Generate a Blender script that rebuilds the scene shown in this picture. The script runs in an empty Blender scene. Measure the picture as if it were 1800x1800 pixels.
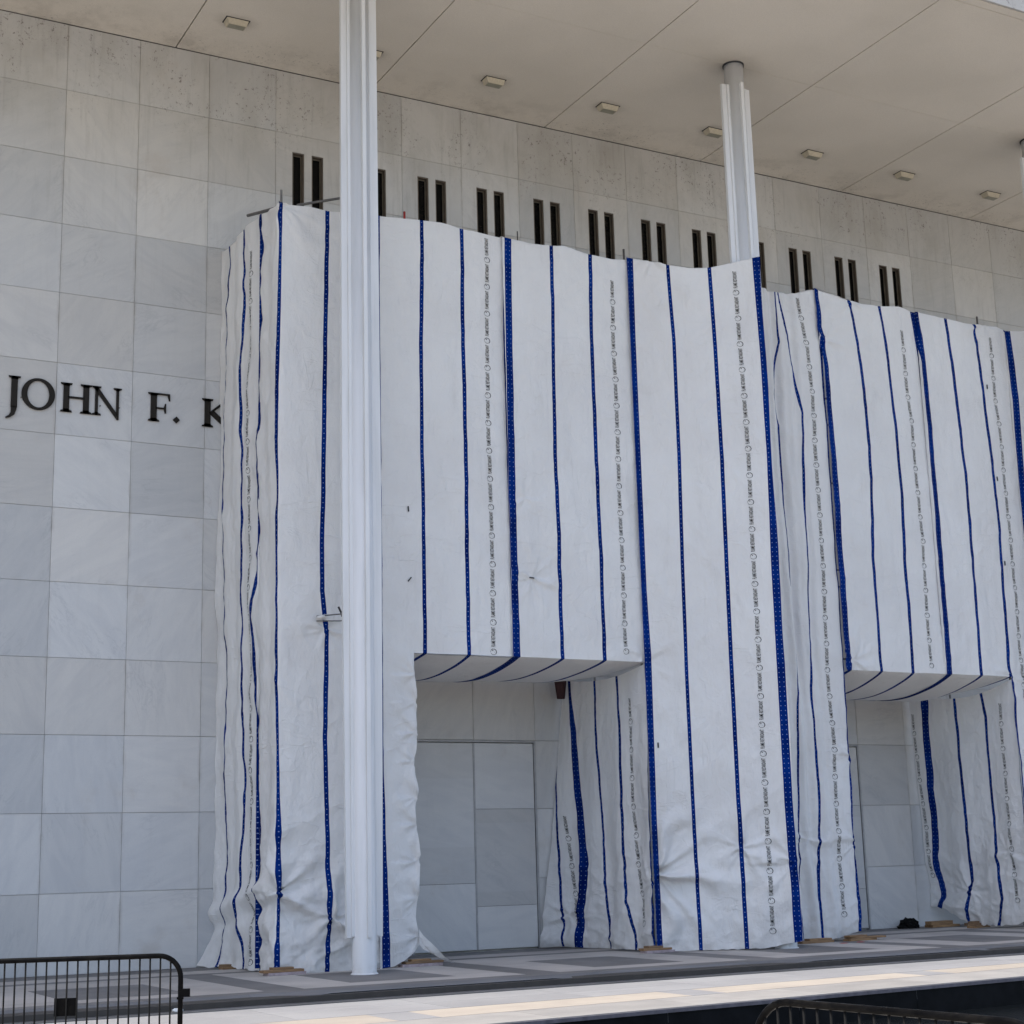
import bpy, math, random
import numpy as np
from mathutils import Matrix, Vector
random.seed(7)
R = math.radians
sc = bpy.context.scene
COL = sc.collection
# ------------------------------------------------------------------ camera
cam = bpy.data.cameras.new('camera'); co = bpy.data.objects.new('camera', cam); COL.objects.link(co)
cam.sensor_width = 36; cam.sensor_fit = 'HORIZONTAL'; cam.lens = 56.634
cam.clip_start = .1; cam.clip_end = 3000
YAW, PIT, ROL = .4987, .2135, -.0274
fw = Vector((math.sin(YAW)*math.cos(PIT), math.cos(YAW)*math.cos(PIT), math.sin(PIT)))
rt = Vector((math.cos(YAW), -math.sin(YAW), 0)); up = rt.cross(fw)
r2 = rt*math.cos(ROL) + up*math.sin(ROL); u2 = -rt*math.sin(ROL) + up*math.cos(ROL)
CAM = Vector((-7.0252, -32.3441, 1.8987))
M = Matrix((r2, u2, -fw)).transposed().to_4x4(); M.translation = CAM
co.matrix_world = M
sc.camera = co
# ------------------------------------------------------------------ light
SUN_EL, SUN_AZ = R(66), R(-90 - 6)      # azimuth measured from +y towards +x: the sun stands to the left, a little in front of the facade
world = bpy.data.worlds.new('World'); sc.world = world; world.use_nodes = True
nt = world.node_tree; nt.nodes.clear()
sky = nt.nodes.new('ShaderNodeTexSky'); sky.sky_type = 'NISHITA'; sky.sun_disc = False
sky.sun_elevation = SUN_EL; sky.sun_rotation = SUN_AZ; sky.air_density = 1.0; sky.dust_density = 2.6; sky.ozone_density = 1.0
bg = nt.nodes.new('ShaderNodeBackground'); bg.inputs[1].default_value = .15
wo = nt.nodes.new('ShaderNodeOutputWorld')
nt.links.new(sky.outputs[0], bg.inputs[0]); nt.links.new(bg.outputs[0], wo.inputs[0])
sd = Vector((math.sin(SUN_AZ)*math.cos(SUN_EL), math.cos(SUN_AZ)*math.cos(SUN_EL), math.sin(SUN_EL)))
sl = bpy.data.lights.new('sun', 'SUN'); sl.energy = 2.3; sl.angle = R(.5); sl.color = (1, .965, .90)
so = bpy.data.objects.new('sun', sl); COL.objects.link(so); so.rotation_euler = sd.to_track_quat('Z', 'Y').to_euler()
sc.view_settings.view_transform = 'Standard'; sc.view_settings.look = 'None'; sc.view_settings.gamma = 1
sc.view_settings.use_curve_mapping = False; sc.view_settings.exposure = 1.02
sc.render.engine = 'CYCLES'; sc.cycles.max_bounces = 8; sc.cycles.diffuse_bounces = 6

W = 1.5719; Z = 1.524; SOF = 19.8214
# ------------------------------------------------------------------ node material helper
class NM:
    def __init__(s, name, rough=.6, metal=0, spec=None):
        s.m = bpy.data.materials.new(name); s.m.use_nodes = True; s.t = s.m.node_tree; s.t.nodes.clear()
        s.out = s.n('ShaderNodeOutputMaterial'); s.b = s.n('ShaderNodeBsdfPrincipled')
        s.l(s.b.outputs[0], s.out.inputs[0]); s.b.inputs['Roughness'].default_value = rough; s.b.inputs['Metallic'].default_value = metal
        if spec is not None: s.b.inputs['Specular IOR Level'].default_value = spec
    def n(s, t, **k):
        x = s.t.nodes.new(t)
        for a, b in k.items(): setattr(x, a, b)
        return x
    def l(s, a, b): s.t.links.new(a, b)
    def set(s, inp, v):
        if isinstance(v, bpy.types.NodeSocket): s.l(v, inp)
        else: inp.default_value = v
    def math(s, op, a, b=0., c=None, clamp=False):
        x = s.n('ShaderNodeMath', operation=op, use_clamp=clamp); s.set(x.inputs[0], a); s.set(x.inputs[1], b)
        if c is not None: s.set(x.inputs[2], c)
        return x.outputs[0]
    def mix(s, f, a, b, mode='MIX'):
        x = s.n('ShaderNodeMix', data_type='RGBA', blend_type=mode); s.set(x.inputs[0], f)
        s.set(x.inputs[6], a if isinstance(a, bpy.types.NodeSocket) else (*a, 1)); s.set(x.inputs[7], b if isinstance(b, bpy.types.NodeSocket) else (*b, 1))
        return x.outputs[2]
    def coord(s, kind='Object'): return s.n('ShaderNodeTexCoord').outputs[kind]
    def pos(s): return s.n('ShaderNodeNewGeometry').outputs['Position']
    def sep(s, v): return s.n('ShaderNodeSeparateXYZ').outputs if False else s._sep(v)
    def _sep(s, v):
        x = s.n('ShaderNodeSeparateXYZ'); s.l(v, x.inputs[0]); return x.outputs
    def rnd(s): return s.n('ShaderNodeObjectInfo').outputs['Random']
    def vadd(s, v, k, mul=None):
        x = s.n('ShaderNodeVectorMath', operation='ADD'); s.l(v, x.inputs[0])
        c = s.n('ShaderNodeCombineXYZ'); [s.set(c.inputs[i], k) for i in range(3)]; s.l(c.outputs[0], x.inputs[1]); return x.outputs[0]
    def mapping(s, v, scale=(1, 1, 1), rot=(0, 0, 0), loc=(0, 0, 0)):
        x = s.n('ShaderNodeMapping'); s.l(v, x.inputs[0]); x.inputs['Scale'].default_value = scale; x.inputs['Rotation'].default_value = rot; x.inputs['Location'].default_value = loc
        return x.outputs[0]
    def noise(s, v, scale=5, detail=4, rough=.5, dist=0., out=0):
        x = s.n('ShaderNodeTexNoise'); s.l(v, x.inputs['Vector']); x.inputs['Scale'].default_value = scale; x.inputs['Detail'].default_value = detail
        x.inputs['Roughness'].default_value = rough; x.inputs['Distortion'].default_value = dist; return x.outputs[out]
    def ramp(s, v, lo, hi, a=0., b=1.):
        x = s.n('ShaderNodeMapRange'); x.interpolation_type = 'SMOOTHSTEP'; s.l(v, x.inputs[0])
        for i, q in enumerate((lo, hi, a, b)): x.inputs[i+1].default_value = q
        return x.outputs[0]
    def bump(s, h, strength=.3, dist=.01):
        x = s.n('ShaderNodeBump'); s.l(h, x.inputs['Height']); x.inputs['Strength'].default_value = strength; x.inputs['Distance'].default_value = dist
        s.l(x.outputs[0], s.b.inputs['Normal'])
    def color(s, c): s.set(s.b.inputs['Base Color'], c if isinstance(c, bpy.types.NodeSocket) else (*c, 1)); return s

def simple(name, c, rough=.6, metal=0, var=.12, scale=6, bump=0, bscale=60, spec=None):
    m = NM(name, rough, metal, spec); p = m.pos(); n = m.noise(p, scale, 5, .6)
    k = m.ramp(n, .25, .75, 1-var, 1+var)
    v = m.mix(1., c, (1, 1, 1), 'MULTIPLY')
    mm = m.n('ShaderNodeMix', data_type='RGBA', blend_type='MULTIPLY'); mm.inputs[0].default_value = 1; mm.inputs[6].default_value = (*c, 1)
    cc = m.n('ShaderNodeCombineXYZ'); [m.l(k, cc.inputs[i]) for i in range(3)]; m.l(cc.outputs[0], mm.inputs[7]); m.color(mm.outputs[2])
    if bump: m.bump(m.noise(p, bscale, 3, .6), bump, .004)
    return m.m

def marble(name='white_marble', base=(.555, .55, .54), dark=(.49, .49, .493), toplight=1):
    m = NM(name, .55, spec=.3); r = m.rnd(); o = m.coord(); p = m.pos()
    off = m.math('MULTIPLY', r, 97.)
    v = m.vadd(o, off)
    # vein direction differs from slab to slab
    rv = m.n('ShaderNodeVectorRotate', rotation_type='Y_AXIS'); m.l(v, rv.inputs['Vector']); m.l(m.math('MULTIPLY', r, 31.), rv.inputs['Angle'])
    v2 = rv.outputs[0]
    soft = m.noise(m.mapping(v2, (.8, 1, 3.2)), 1.1, 6, .6, .8)
    vein = m.noise(m.mapping(v2, (.7, 1, 2.6)), 1.3, 7, .62, 1.6)
    ridge = m.math('ABSOLUTE', m.math('SUBTRACT', vein, .5))
    rr = m.ramp(ridge, .0, .035, 1, 0)
    gate = m.ramp(m.noise(v, .9, 2), .48, .68)
    rr = m.math('MULTIPLY', rr, gate)
    c = m.mix(m.ramp(soft, .3, .75), base, dark)
    grain = m.noise(v, 38, 4, .7)
    c = m.mix(m.ramp(grain, .35, .7, 0, .35), c, dark); c = m.mix(m.ramp(m.noise(v, 75, 3, .8), .56, .66, 0, .22), c, (.33, .33, .33))
    c = m.mix(m.math('MULTIPLY', rr, .22), c, (.27, .28, .30))
    # every slab its own tone
    tone = m.ramp(r, 0, 1, .90, 1.10)
    cc = m.n('ShaderNodeCombineXYZ'); r2_ = m.math('FRACT', m.math('MULTIPLY', r, 7.31)); m.l(m.math('MULTIPLY', tone, m.ramp(r2_, 0, 1, .985, 1.015)), cc.inputs[0]); m.l(tone, cc.inputs[1]); m.l(m.math('MULTIPLY', tone, m.ramp(r2_, 0, 1, 1.015, .975)), cc.inputs[2])
    c = m.mix(1., c, cc.outputs[0], 'MULTIPLY')
    # rusty dirt along the upright joints
    xs = m.sep(o)
    ex = m.ramp(m.math('ABSOLUTE', xs[0]), W/2-.07, W/2-.0, 0, 1)
    ez = m.ramp(m.math('ABSOLUTE', xs[2]), Z/2-.035, Z/2, 0, 1)
    jn = m.ramp(m.noise(m.mapping(p, (3, 3, .8)), 1.7, 5, .65), .42, .72)
    c = m.mix(m.math('MULTIPLY', m.math('MULTIPLY', ex, jn), .42), c, (.25, .215, .18))
    c = m.mix(m.math('MULTIPLY', m.math('MULTIPLY', ez, m.noise(p, 1.1, 3)), .22), c, (.28, .26, .23))
    # stains and soot specks near the soffit, plus the dim warm light there painted in
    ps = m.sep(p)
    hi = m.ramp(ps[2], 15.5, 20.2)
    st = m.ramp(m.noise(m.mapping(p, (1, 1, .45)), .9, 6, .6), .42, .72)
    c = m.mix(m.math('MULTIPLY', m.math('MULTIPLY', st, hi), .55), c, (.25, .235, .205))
    c = m.mix(m.math('MULTIPLY', hi, .5), c, (.34, .32, .28))  # even tint with height: weak warm light under the roof put into the colour
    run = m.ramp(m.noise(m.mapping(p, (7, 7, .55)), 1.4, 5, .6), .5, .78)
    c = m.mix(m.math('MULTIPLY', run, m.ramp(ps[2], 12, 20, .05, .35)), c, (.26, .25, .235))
    sp = m.ramp(m.noise(m.mapping(p, (1, 1, .8)), 13, 7, .8), .575, .62)
    cl = m.ramp(m.noise(p, .55, 3), .42, .58)
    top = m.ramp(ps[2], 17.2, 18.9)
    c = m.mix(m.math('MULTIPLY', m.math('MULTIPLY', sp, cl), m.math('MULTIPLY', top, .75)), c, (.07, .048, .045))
    # a few rusty blotches anywhere
    bl = m.math('MULTIPLY', m.ramp(m.noise(p, .75, 6, .65), .56, .78), .5)
    c = m.mix(bl, c, (.43, .385, .34))
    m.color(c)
    h = m.math('ADD', m.noise(v, 90, 4, .7), m.math('MULTIPLY', soft, .6)); m.bump(h, .25, .004)
    return m.m

def cloth_mat():
    m = NM('white_woven_tarp', .75, spec=.05); uv = m.coord('UV'); s = m.sep(uv); p = m.pos()
    u = m.math('FLOORED_MODULO', m.math('ADD', s[0], 1.575-1.575), 3.15)
    v = s[1]
    def band(c, hw):
        d = m.math('ABSOLUTE', m.math('SUBTRACT', u, c)); return m.math('LESS_THAN', d, hw), d
    b0, _ = band(0, .088); b3, _ = band(3.15, .088); b1, _ = band(1.08, .045); b2, _ = band(2.08, .045)
    f = m.math('MAXIMUM', m.math('MAXIMUM', b0, b3), m.math('MAXIMUM', b1, b2))
    vv = m.math('SUBTRACT', m.math('FLOORED_MODULO', v, .1), .05)
    dots = None
    for c in (-.046, .046, 3.104, 3.196, 1.08, 2.08):
        du = m.math('SUBTRACT', u, c); d = m.math('SQRT', m.math('ADD', m.math('MULTIPLY', du, du), m.math('MULTIPLY', vv, vv)))
        k = m.math('LESS_THAN', d, .0105); dots = k if dots is None else m.math('MAXIMUM', dots, k)
    nb = m.noise(p, 1.3, 4, .6)
    blue = m.mix(m.ramp(nb, .3, .7), (.0005, .012, .115), (.001, .030, .215))
    blue = m.mix(m.math('MULTIPLY', dots, .7), blue, (.27, .36, .62))
    white = m.mix(m.ramp(m.noise(p, .55, 5, .55), .35, .7), (.83, .825, .815), (.78, .77, .76))
    # old folding lines and grime
    white = m.mix(m.ramp(m.noise(m.mapping(p, (2, 2, .5)), 1.2, 6, .7), .55, .8, 0, .32), white, (.56, .54, .52))
    sp = m.sep(p)
    white = m.mix(m.math('MULTIPLY', m.ramp(sp[2], .9, -.1), m.ramp(m.noise(p, 3, 5, .6), .35, .7, .1, .6)), white, (.5, .48, .45))
    # seam beside the wide stripe
    se = m.math('LESS_THAN', m.math('ABSOLUTE', m.math('SUBTRACT', u, 3.035)), .004)
    white = m.mix(m.math('MULTIPLY', se, .25), white, (.4, .4, .42))
    c = m.mix(f, white, blue); m.color(c)
    w1 = m.noise(m.mapping(p, (1, 1, 1)), 95, 2, .5)
    w2 = m.noise(m.mapping(p, (1, 1, .35)), 6.5, 6, .62, .7)
    w3 = m.noise(m.mapping(p, (1, 1, .9), rot=(0, R(38), 0)), 3.2, 5, .6, 1.2)
    def crease(rot, sc_, wd, seed):
        n = m.noise(m.mapping(p, sc_, rot=(0, rot, 0), loc=(seed, seed, seed)), 1., 3, .5, .6); d = m.math('ABSOLUTE', m.math('SUBTRACT', n, .5))
        g_ = m.ramp(m.noise(m.mapping(p, (1, 1, 1), loc=(seed*2, 3, seed)), .8, 3), .45, .62)
        return m.math('MULTIPLY', m.ramp(d, 0, wd, 1, 0), g_)
    cr = m.math('ADD', crease(R(35), (.5, .5, 1.6), .012, 3.), m.math('ADD', crease(R(-48), (.5, .5, 1.4), .012, 11.), crease(R(4), (1.5, 1.5, .3), .014, 23.)))
    h = m.math('ADD', m.math('MULTIPLY', w1, .14), m.math('ADD', m.math('ADD', m.math('MULTIPLY', w2, .9), w3), m.math('MULTIPLY', cr, .22))); m.bump(h, .8, .035)
    # a little light passes through
    tr = m.n('ShaderNodeBsdfTranslucent'); m.l(c, tr.inputs[0]); mx = m.n('ShaderNodeMixShader'); mx.inputs[0].default_value = .24
    m.l(m.b.outputs[0], mx.inputs[1]); m.l(tr.outputs[0], mx.inputs[2]); m.l(mx.outputs[0], m.out.inputs[0])
    return m.m

def stone(name, c, c2, sc1=.8, grain=70, gk=.25, rough=.8):
    m = NM(name, rough, spec=.25); p = m.pos(); r = m.rnd()
    k = m.mix(m.ramp(m.noise(p, sc1, 5, .6), .3, .7), c, c2)
    k = m.mix(m.ramp(m.noise(p, grain, 4, .8), .4, .7, 0, gk), k, tuple(x*.55 for x in c))
    k = m.mix(m.ramp(m.noise(m.mapping(p, (.35, 2.6, 1)), 1.3, 6, .65), .5, .8, 0, .35), k, tuple(x*.62 for x in c))
    tone = m.ramp(r, 0, 1, .93, 1.06); cc = m.n('ShaderNodeCombineXYZ'); [m.l(tone, cc.inputs[i]) for i in range(3)]
    k = m.mix(1., k, cc.outputs[0], 'MULTIPLY'); m.color(k); m.bump(m.noise(p, grain, 4, .7), .3, .004); return m.m

def soffit_mat():
    m = NM('beige_soffit_plaster', .85, spec=.15); p = m.pos(); s = m.sep(p)
    c = m.mix(m.ramp(m.noise(p, .35, 4, .5), .3, .7), (.73, .675, .59), (.66, .61, .53))
    c = m.mix(m.ramp(m.noise(p, 55, 3, .8), .35, .7, 0, .28), c, (.38, .33, .27))
    nearwall = m.ramp(s[1], -2.2, .2)
    st = m.ramp(m.noise(p, 1.6, 6, .65), .42, .7)
    c = m.mix(m.math('MULTIPLY', m.math('MULTIPLY', st, nearwall), .26), c, (.17, .145, .12))
    sk = m.ramp(m.noise(p, 11, 7, .8), .58, .625); cl = m.ramp(m.noise(p, .7, 3), .42, .6)
    c = m.mix(m.math('MULTIPLY', m.math('MULTIPLY', sk, cl), m.math('MULTIPLY', m.ramp(s[1], -1.6, -.2), .8)), c, (.07, .06, .05))
    # darker, noisy-edged halos round the lights and the column heads
    for (x0, y0, px, rad) in ((0, -1.70, 2*W, .55), (0, -3*W, 6*W, 1.1)):
        off = 3.2 if px < 4 else 3*W
        fx = m.math('SUBTRACT', m.math('FLOORED_MODULO', m.math('SUBTRACT', s[0], off-px/2), px), px/2)
        fy = m.math('MULTIPLY', m.math('SUBTRACT', s[1], y0), 1.5)
        d = m.math('SQRT', m.math('ADD', m.math('MULTIPLY', fx, fx), m.math('MULTIPLY', fy, fy)))
        d = m.math('ADD', d, m.math('MULTIPLY', m.noise(p, 4, 4, .7), .45))
        c = m.mix(m.ramp(d, .3, rad+.3, .34, 0), c, (.19, .16, .13))
    m.color(c); m.bump(m.noise(p, 70, 4, .7), .4, .006); return m.m

MARB = marble(); CLOTH = cloth_mat(); SOFM = soffit_mat()
MDOOR = MARB
JOINT = simple('mortar_joint', (.56, .54, .51), .9, var=.35, scale=1.2)
GAPM = simple('dark_gap', (.05, .045, .04), .9)
BACK = simple('grey_backing', (.2, .19, .18), .9)
BRONZE = simple('bronze_window_frame', (.10, .08, .062), .5, .2)
SASH = simple('pale_bronze_sash', (.19, .165, .13), .45, .3)
GLASS = simple('black_window_glass', (.004, .004, .004), .15, spec=.12)
WHITEP = None
def white_paint():
    m = NM('white_column_paint', .42, spec=.4); p = m.pos(); s = m.sep(p)
    c = m.mix(m.ramp(m.noise(m.mapping(p, (3, 3, .35)), 1.6, 5, .6), .35, .75), (.66, .665, .675), (.59, .595, .60))
    c = m.mix(m.math('MULTIPLY', m.ramp(s[2], .25, 0), m.ramp(m.noise(p, 9, 4), .4, .7, 0, .5)), c, (.5, .48, .45))
    c = m.mix(m.ramp(m.noise(m.mapping(p, (14, 14, 1.2)), 2, 5, .7), .62, .8, 0, .4), c, (.45, .44, .42))
    m.color(c); return m.m
WHITEP = white_paint()
PAVE = stone('light_granite_paving', (.47, .435, .40), (.37, .345, .32), grain=40, gk=.4)
PAVED = stone('dark_granite_paving', (.21, .20, .193), (.155, .15, .145), grain=45, gk=.45)
KERBM = stone('lit_granite_kerb_top', (.17, .172, .178), (.13, .133, .14), gk=.2)  # lighter copy of the kerb stone for the top, which catches more light
KERBF = stone('shaded_granite_kerb_face', (.022, .024, .028), (.015, .016, .02), gk=.2)  # same stone as the top, with the shade of the face painted in
GUTM = stone('gutter_asphalt', (.15, .148, .15), (.10, .10, .10))
ROADM = stone('grey_road_paving', (.29, .285, .285), (.245, .24, .245), .5, 40)
TANM = stone('tan_road_paving', (.40, .35, .295), (.35, .305, .26), 1.2, 50, .18)
WHM = stone('pale_coping_stone', (.31, .293, .275), (.26, .247, .235), 1.5, 45, .3)
GROUND = stone('plaza_concrete', (.50, .46, .40), (.44, .405, .35), .2, 30)
POOLM = simple('black_pool_granite', (.006, .006, .007), .5, var=.5, scale=3, spec=.1)
EDGEM = simple('dark_coping_edge', (.11, .10, .115), .6, var=.3)
BLACKP = None
def barrier_mat():
    m = NM('black_barrier_enamel', .33, .0, spec=.04); p = m.pos()
    c = m.mix(m.ramp(m.noise(p, 7, 6, .7), .4, .75), (.003, .003, .0035), (.009, .0085, .008))
    c = m.mix(m.ramp(m.noise(p, 13, 6, .75), .70, .76, 0, .4), c, (.12, .115, .11)); m.color(c)
    m.set(m.b.inputs['Roughness'], m.ramp(m.noise(p, 9, 4), .3, .7, .25, .5)); return m.m
BLACKP = barrier_mat()
BARM = simple('matt_black_bar', (.008, .008, .008), .7, spec=.1)
BRZL = simple('dark_bronze_letter', (.02, .017, .014), .6, .1, spec=.15)
INK = simple('black_print_ink', (.004, .004, .005), .8, var=.3, scale=2, spec=0)
WOOD = NM('raw_timber', .75)
_p = WOOD.coord(); _n = WOOD.noise(WOOD.mapping(_p, (1.5, 14, 22)), 2.5, 5, .6, .6)
_c = WOOD.mix(WOOD.ramp(_n, .3, .7), (.36, .215, .10), (.19, .105, .05))
_c = WOOD.mix(WOOD.ramp(WOOD.rnd(), 0, 1, 0, .55), _c, (.11, .075, .05)); WOOD.color(_c); WOOD.bump(_n, .4, .004); WOOD = WOOD.m
PLANKG = simple('weathered_grey_plank', (.33, .27, .28), .8, var=.25, scale=9)
STEEL = simple('galvanised_tube', (.26, .26, .26), .45, .5, var=.25)
STEELD = simple('dull_steel_tube', (.13, .125, .12), .5, .4, var=.25)
REDP = simple('red_paint', (.33, .03, .025), .5)
DRED = simple('dark_red_cloth', (.045, .017, .019), .8)
BLACKC = simple('black_plastic_bag', (.003, .003, .003), .6, var=.5, spec=.1)
CREAM = simple('cream_light_housing', (.47, .42, .32), .5, var=.1, scale=20)
LENS = simple('greenish_light_lens', (.27, .26, .20), .4)  # darker and greener than the housing
PAPER = simple('white_paper', (.7, .7, .68), .8)
TIE = simple('black_cable_tie', (.015, .015, .017), .5)

# ------------------------------------------------------------------ mesh helpers
def link(o, parent=None):
    COL.objects.link(o)
    if parent: o.parent = parent
    return o
def me(name, V, F, mat, smooth=False):
    d = bpy.data.meshes.new(name); d.from_pydata([tuple(v) for v in V], [], F); d.materials.append(mat)
    if smooth: d.polygons.foreach_set('use_smooth', [True]*len(d.polygons))
    d.update(); return d
def obj(name, d, parent=None, loc=None, rot=None):
    o = bpy.data.objects.new(name, d); link(o, parent)
    if loc is not None: o.location = loc
    if rot is not None: o.rotation_euler = rot
    return o
def empty(name, loc=(0, 0, 0)):
    o = bpy.data.objects.new(name, None); o.empty_display_size = .2; COL.objects.link(o); o.location = loc; return o
def tag(o, label=None, cat=None, group=None, kind=None):
    if label: o['label'] = label
    if cat: o['category'] = cat
    if group: o['group'] = group
    if kind: o['kind'] = kind
    return o
def box(x0, x1, y0, y1, z0, z1, bev=0.):
    """box geometry, optional chamfer on the camera side (-y) rim"""
    if bev <= 0:
        V = [(x, y, z) for x in (x0, x1) for y in (y0, y1) for z in (z0, z1)]
        return V, [(0, 1, 3, 2), (4, 6, 7, 5), (0, 4, 5, 1), (2, 3, 7, 6), (0, 2, 6, 4), (1, 5, 7, 3)]
    b = bev
    V = [(x0+b, y0, z0+b), (x1-b, y0, z0+b), (x1-b, y0, z1-b), (x0+b, y0, z1-b),
         (x0, y0+b, z0), (x1, y0+b, z0), (x1, y0+b, z1), (x0, y0+b, z1),
         (x0, y1, z0), (x1, y1, z0), (x1, y1, z1), (x0, y1, z1)]
    F = [(0, 1, 2, 3)]
    for k in (0, 4):
        for i in range(4):
            j = (i+1) % 4; F.append((k+j, k+i, k+4+i, k+4+j))
    F.append((11, 10, 9, 8)); return V, F
class MB:
    def __init__(s): s.V = []; s.F = []
    def add(s, VF):
        n = len(s.V); s.V += list(VF[0]); s.F += [tuple(i+n for i in f) for f in VF[1]]; return s
    def box(s, *a, **k): return s.add(box(*a, **k))
    def build(s, name, mat, parent=None, loc=None, smooth=False): return obj(name, me(name, s.V, s.F, mat, smooth), parent, loc)
def tube(pts, r, n=10, cap=True):
    pts = [Vector(p) for p in pts]; V = []; F = []
    prev = None
    for i, p in enumerate(pts):
        d = (pts[min(i+1, len(pts)-1)] - pts[max(i-1, 0)]).normalized()
        if prev is None: a = Vector((0, 0, 1)) if abs(d.z) < .9 else Vector((1, 0, 0)); x = d.cross(a).normalized()
        else: x = (prev - d*prev.dot(d)).normalized()
        prev = x; y = d.cross(x)
        V += [p + x*r*math.cos(2*math.pi*k/n) + y*r*math.sin(2*math.pi*k/n) for k in range(n)]
        if i: F += [((i-1)*n+k, (i-1)*n+(k+1) % n, i*n+(k+1) % n, i*n+k) for k in range(n)]
    if cap: F += [tuple(range(n-1, -1, -1)), tuple(range(len(V)-n, len(V)))]
    return [tuple(v) for v in V], F
def lathe(prof, n=32):
    V = []; F = []
    for i, (r, z) in enumerate(prof):
        V += [(r*math.cos(2*math.pi*k/n), r*math.sin(2*math.pi*k/n), z) for k in range(n)]
        if i: F += [((i-1)*n+k, (i-1)*n+(k+1) % n, i*n+(k+1) % n, i*n+k) for k in range(n)]
    return V, F

# ------------------------------------------------------------------ the building
bld = tag(empty('marble_building', (0, 0, 0)), 'long white marble building front with a deep flat roof overhang and narrow dark windows', 'building')
MB().box(-60, 80, .32, 40, -.3, 19.84).build('wall_core', BACK, bld)
MB().box(-60, 80, -9.435, 40, 19.93, 23.4).build('roof_slab', BACK, bld)
K0, K1 = -3, 20
g = .003
slab = me('marble_panel', *box(-W/2+g, W/2-g, -.04, .05, -Z/2+g, Z/2-g, bev=.002), MARB)
def wslab(lo):                                    # panels pierced by two slots; lo: row 10 (slots run through) or 11
    m = MB(); xs = [-W/2+g, -W/2+.40, -W/2+.69, -W/2+.87, -W/2+1.155, W/2-g]; top = Z/2-g if lo else 17.86-11.5*Z
    for i in (0, 2, 4): m.box(xs[i], xs[i+1], -.04, .05, -Z/2+g, top)
    if not lo: m.box(xs[0], xs[5], -.04, .05, top+.0005, Z/2-g)
    return me('marble_panel', m.V, m.F, MARB)
ws = {10: wslab(True), 11: wslab(False)}
rp = random.Random(3)
for k in range(K0, K1):
    for r in range(13):
        if r < 3 and (k in (5, 6) or k in (11, 12)): continue
        d = ws[r] if (r in ws and 3 <= k <= 14) else slab
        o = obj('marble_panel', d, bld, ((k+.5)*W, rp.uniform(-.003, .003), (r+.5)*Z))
# cheap continuation of the wall beyond the frame
MB().box(-60, K0*W-.004, -.04, .05, 0, 13*Z).build('plain_wall_stretch', MARB, bld)
MB().box(K1*W+.004, 80, -.04, .05, 0, 13*Z).build('plain_wall_stretch', MARB, bld)
MB().box(-60, 80, .06, .10, -.02, 15.2).build('joint_backing', JOINT, bld)
MB().box(-60, 80, .06, .10, 17.9, 19.80).build('joint_backing', JOINT, bld)
mb = MB().box(-60, 3*W+.40, .06, .1, 15.21, 17.89).box(14*W+1.155, 80, .06, .1, 15.21, 17.89)
for k in range(3, 15):
    mb.box(k*W+.705, k*W+.855, .06, .1, 15.21, 17.89)
    if k < 14: mb.box(k*W+1.17, (k+1)*W+.385, .06, .1, 15.21, 17.89)
mb.build('joint_backing', JOINT, bld)
# windows
fm = MB(); x0, x1, z0, z1 = -.145, .1425, 15.26-16.5, 17.86-16.5
fm.box(x0, x0+.03, -.025, .2, z0, z1-.031).box(x1-.03, x1, -.025, .2, z0, z1-.031).box(x0, x1, -.0255, .2, z1-.03, z1)
fmesh = me('window_frame', fm.V, fm.F, BRONZE)
sm = MB(); sm.box(x0+.031, x0+.047, .065, .12, z0, z1-.05).box(x1-.047, x1-.031, .065, .12, z0, z1-.05).box(x0+.031, x1-.031, .0645, .12, z1-.049, z1-.031)
smesh = me('sash', sm.V, sm.F, SASH)
pm = MB().box(x0+.048, x1-.048, .09, .10, z0, z1-.05); pmesh = me('pane', pm.V, pm.F, GLASS)
for k in range(3, 15):
    for c in (.545, 1.0125):
        f = obj('window', fmesh, bld, (k*W+c, 0, 16.5)); obj('sash', smesh, f); obj('pane', pmesh, f)
# doors faced with marble
def door(xl, leaves):
    dz = 3*Z
    fr = MB().box(xl+.002, xl+.05, -.052, .05, 0, dz-.05).box(xl+2*W-.05, xl+2*W-.002, -.052, .05, 0, dz-.05).box(xl+.002, xl+2*W-.002, -.053, .05, dz-.048, dz-.006)
    d = fr.build('service_door', SASHG, bld)
    for i, cuts in enumerate(leaves):
        a = xl+.06+i*(W-.055); b = a+W-.065
        zs = [.035]+cuts+[dz-.065]
        MB().box(a, b, .0, .045, .035, dz-.06).build('door_leaf', GAPM, d)
        for j in range(len(zs)-1):
            q = MB().box(-(b-a)/2+.003, (b-a)/2-.003, -.032, -.001, -(zs[j+1]-zs[j])/2+.003, (zs[j+1]-zs[j])/2-.003, bev=.003)
            q.build('marble_facing', MARB, d, ((a+b)/2, rp.uniform(-.003, .003), (zs[j]+zs[j+1])/2))
    MB().box(xl+W-.025, xl+W+.015, -.047, -.0335, .03, dz-.07).build('meeting_strip', SASHG, d)
SASHG = simple('pale_grey_door_trim', (.33, .33, .33), .5, .1)
door(5*W, [[1.45], [.95, 3.05]]); door(11*W, [[1.45], [1.0, 3.05]])
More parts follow.
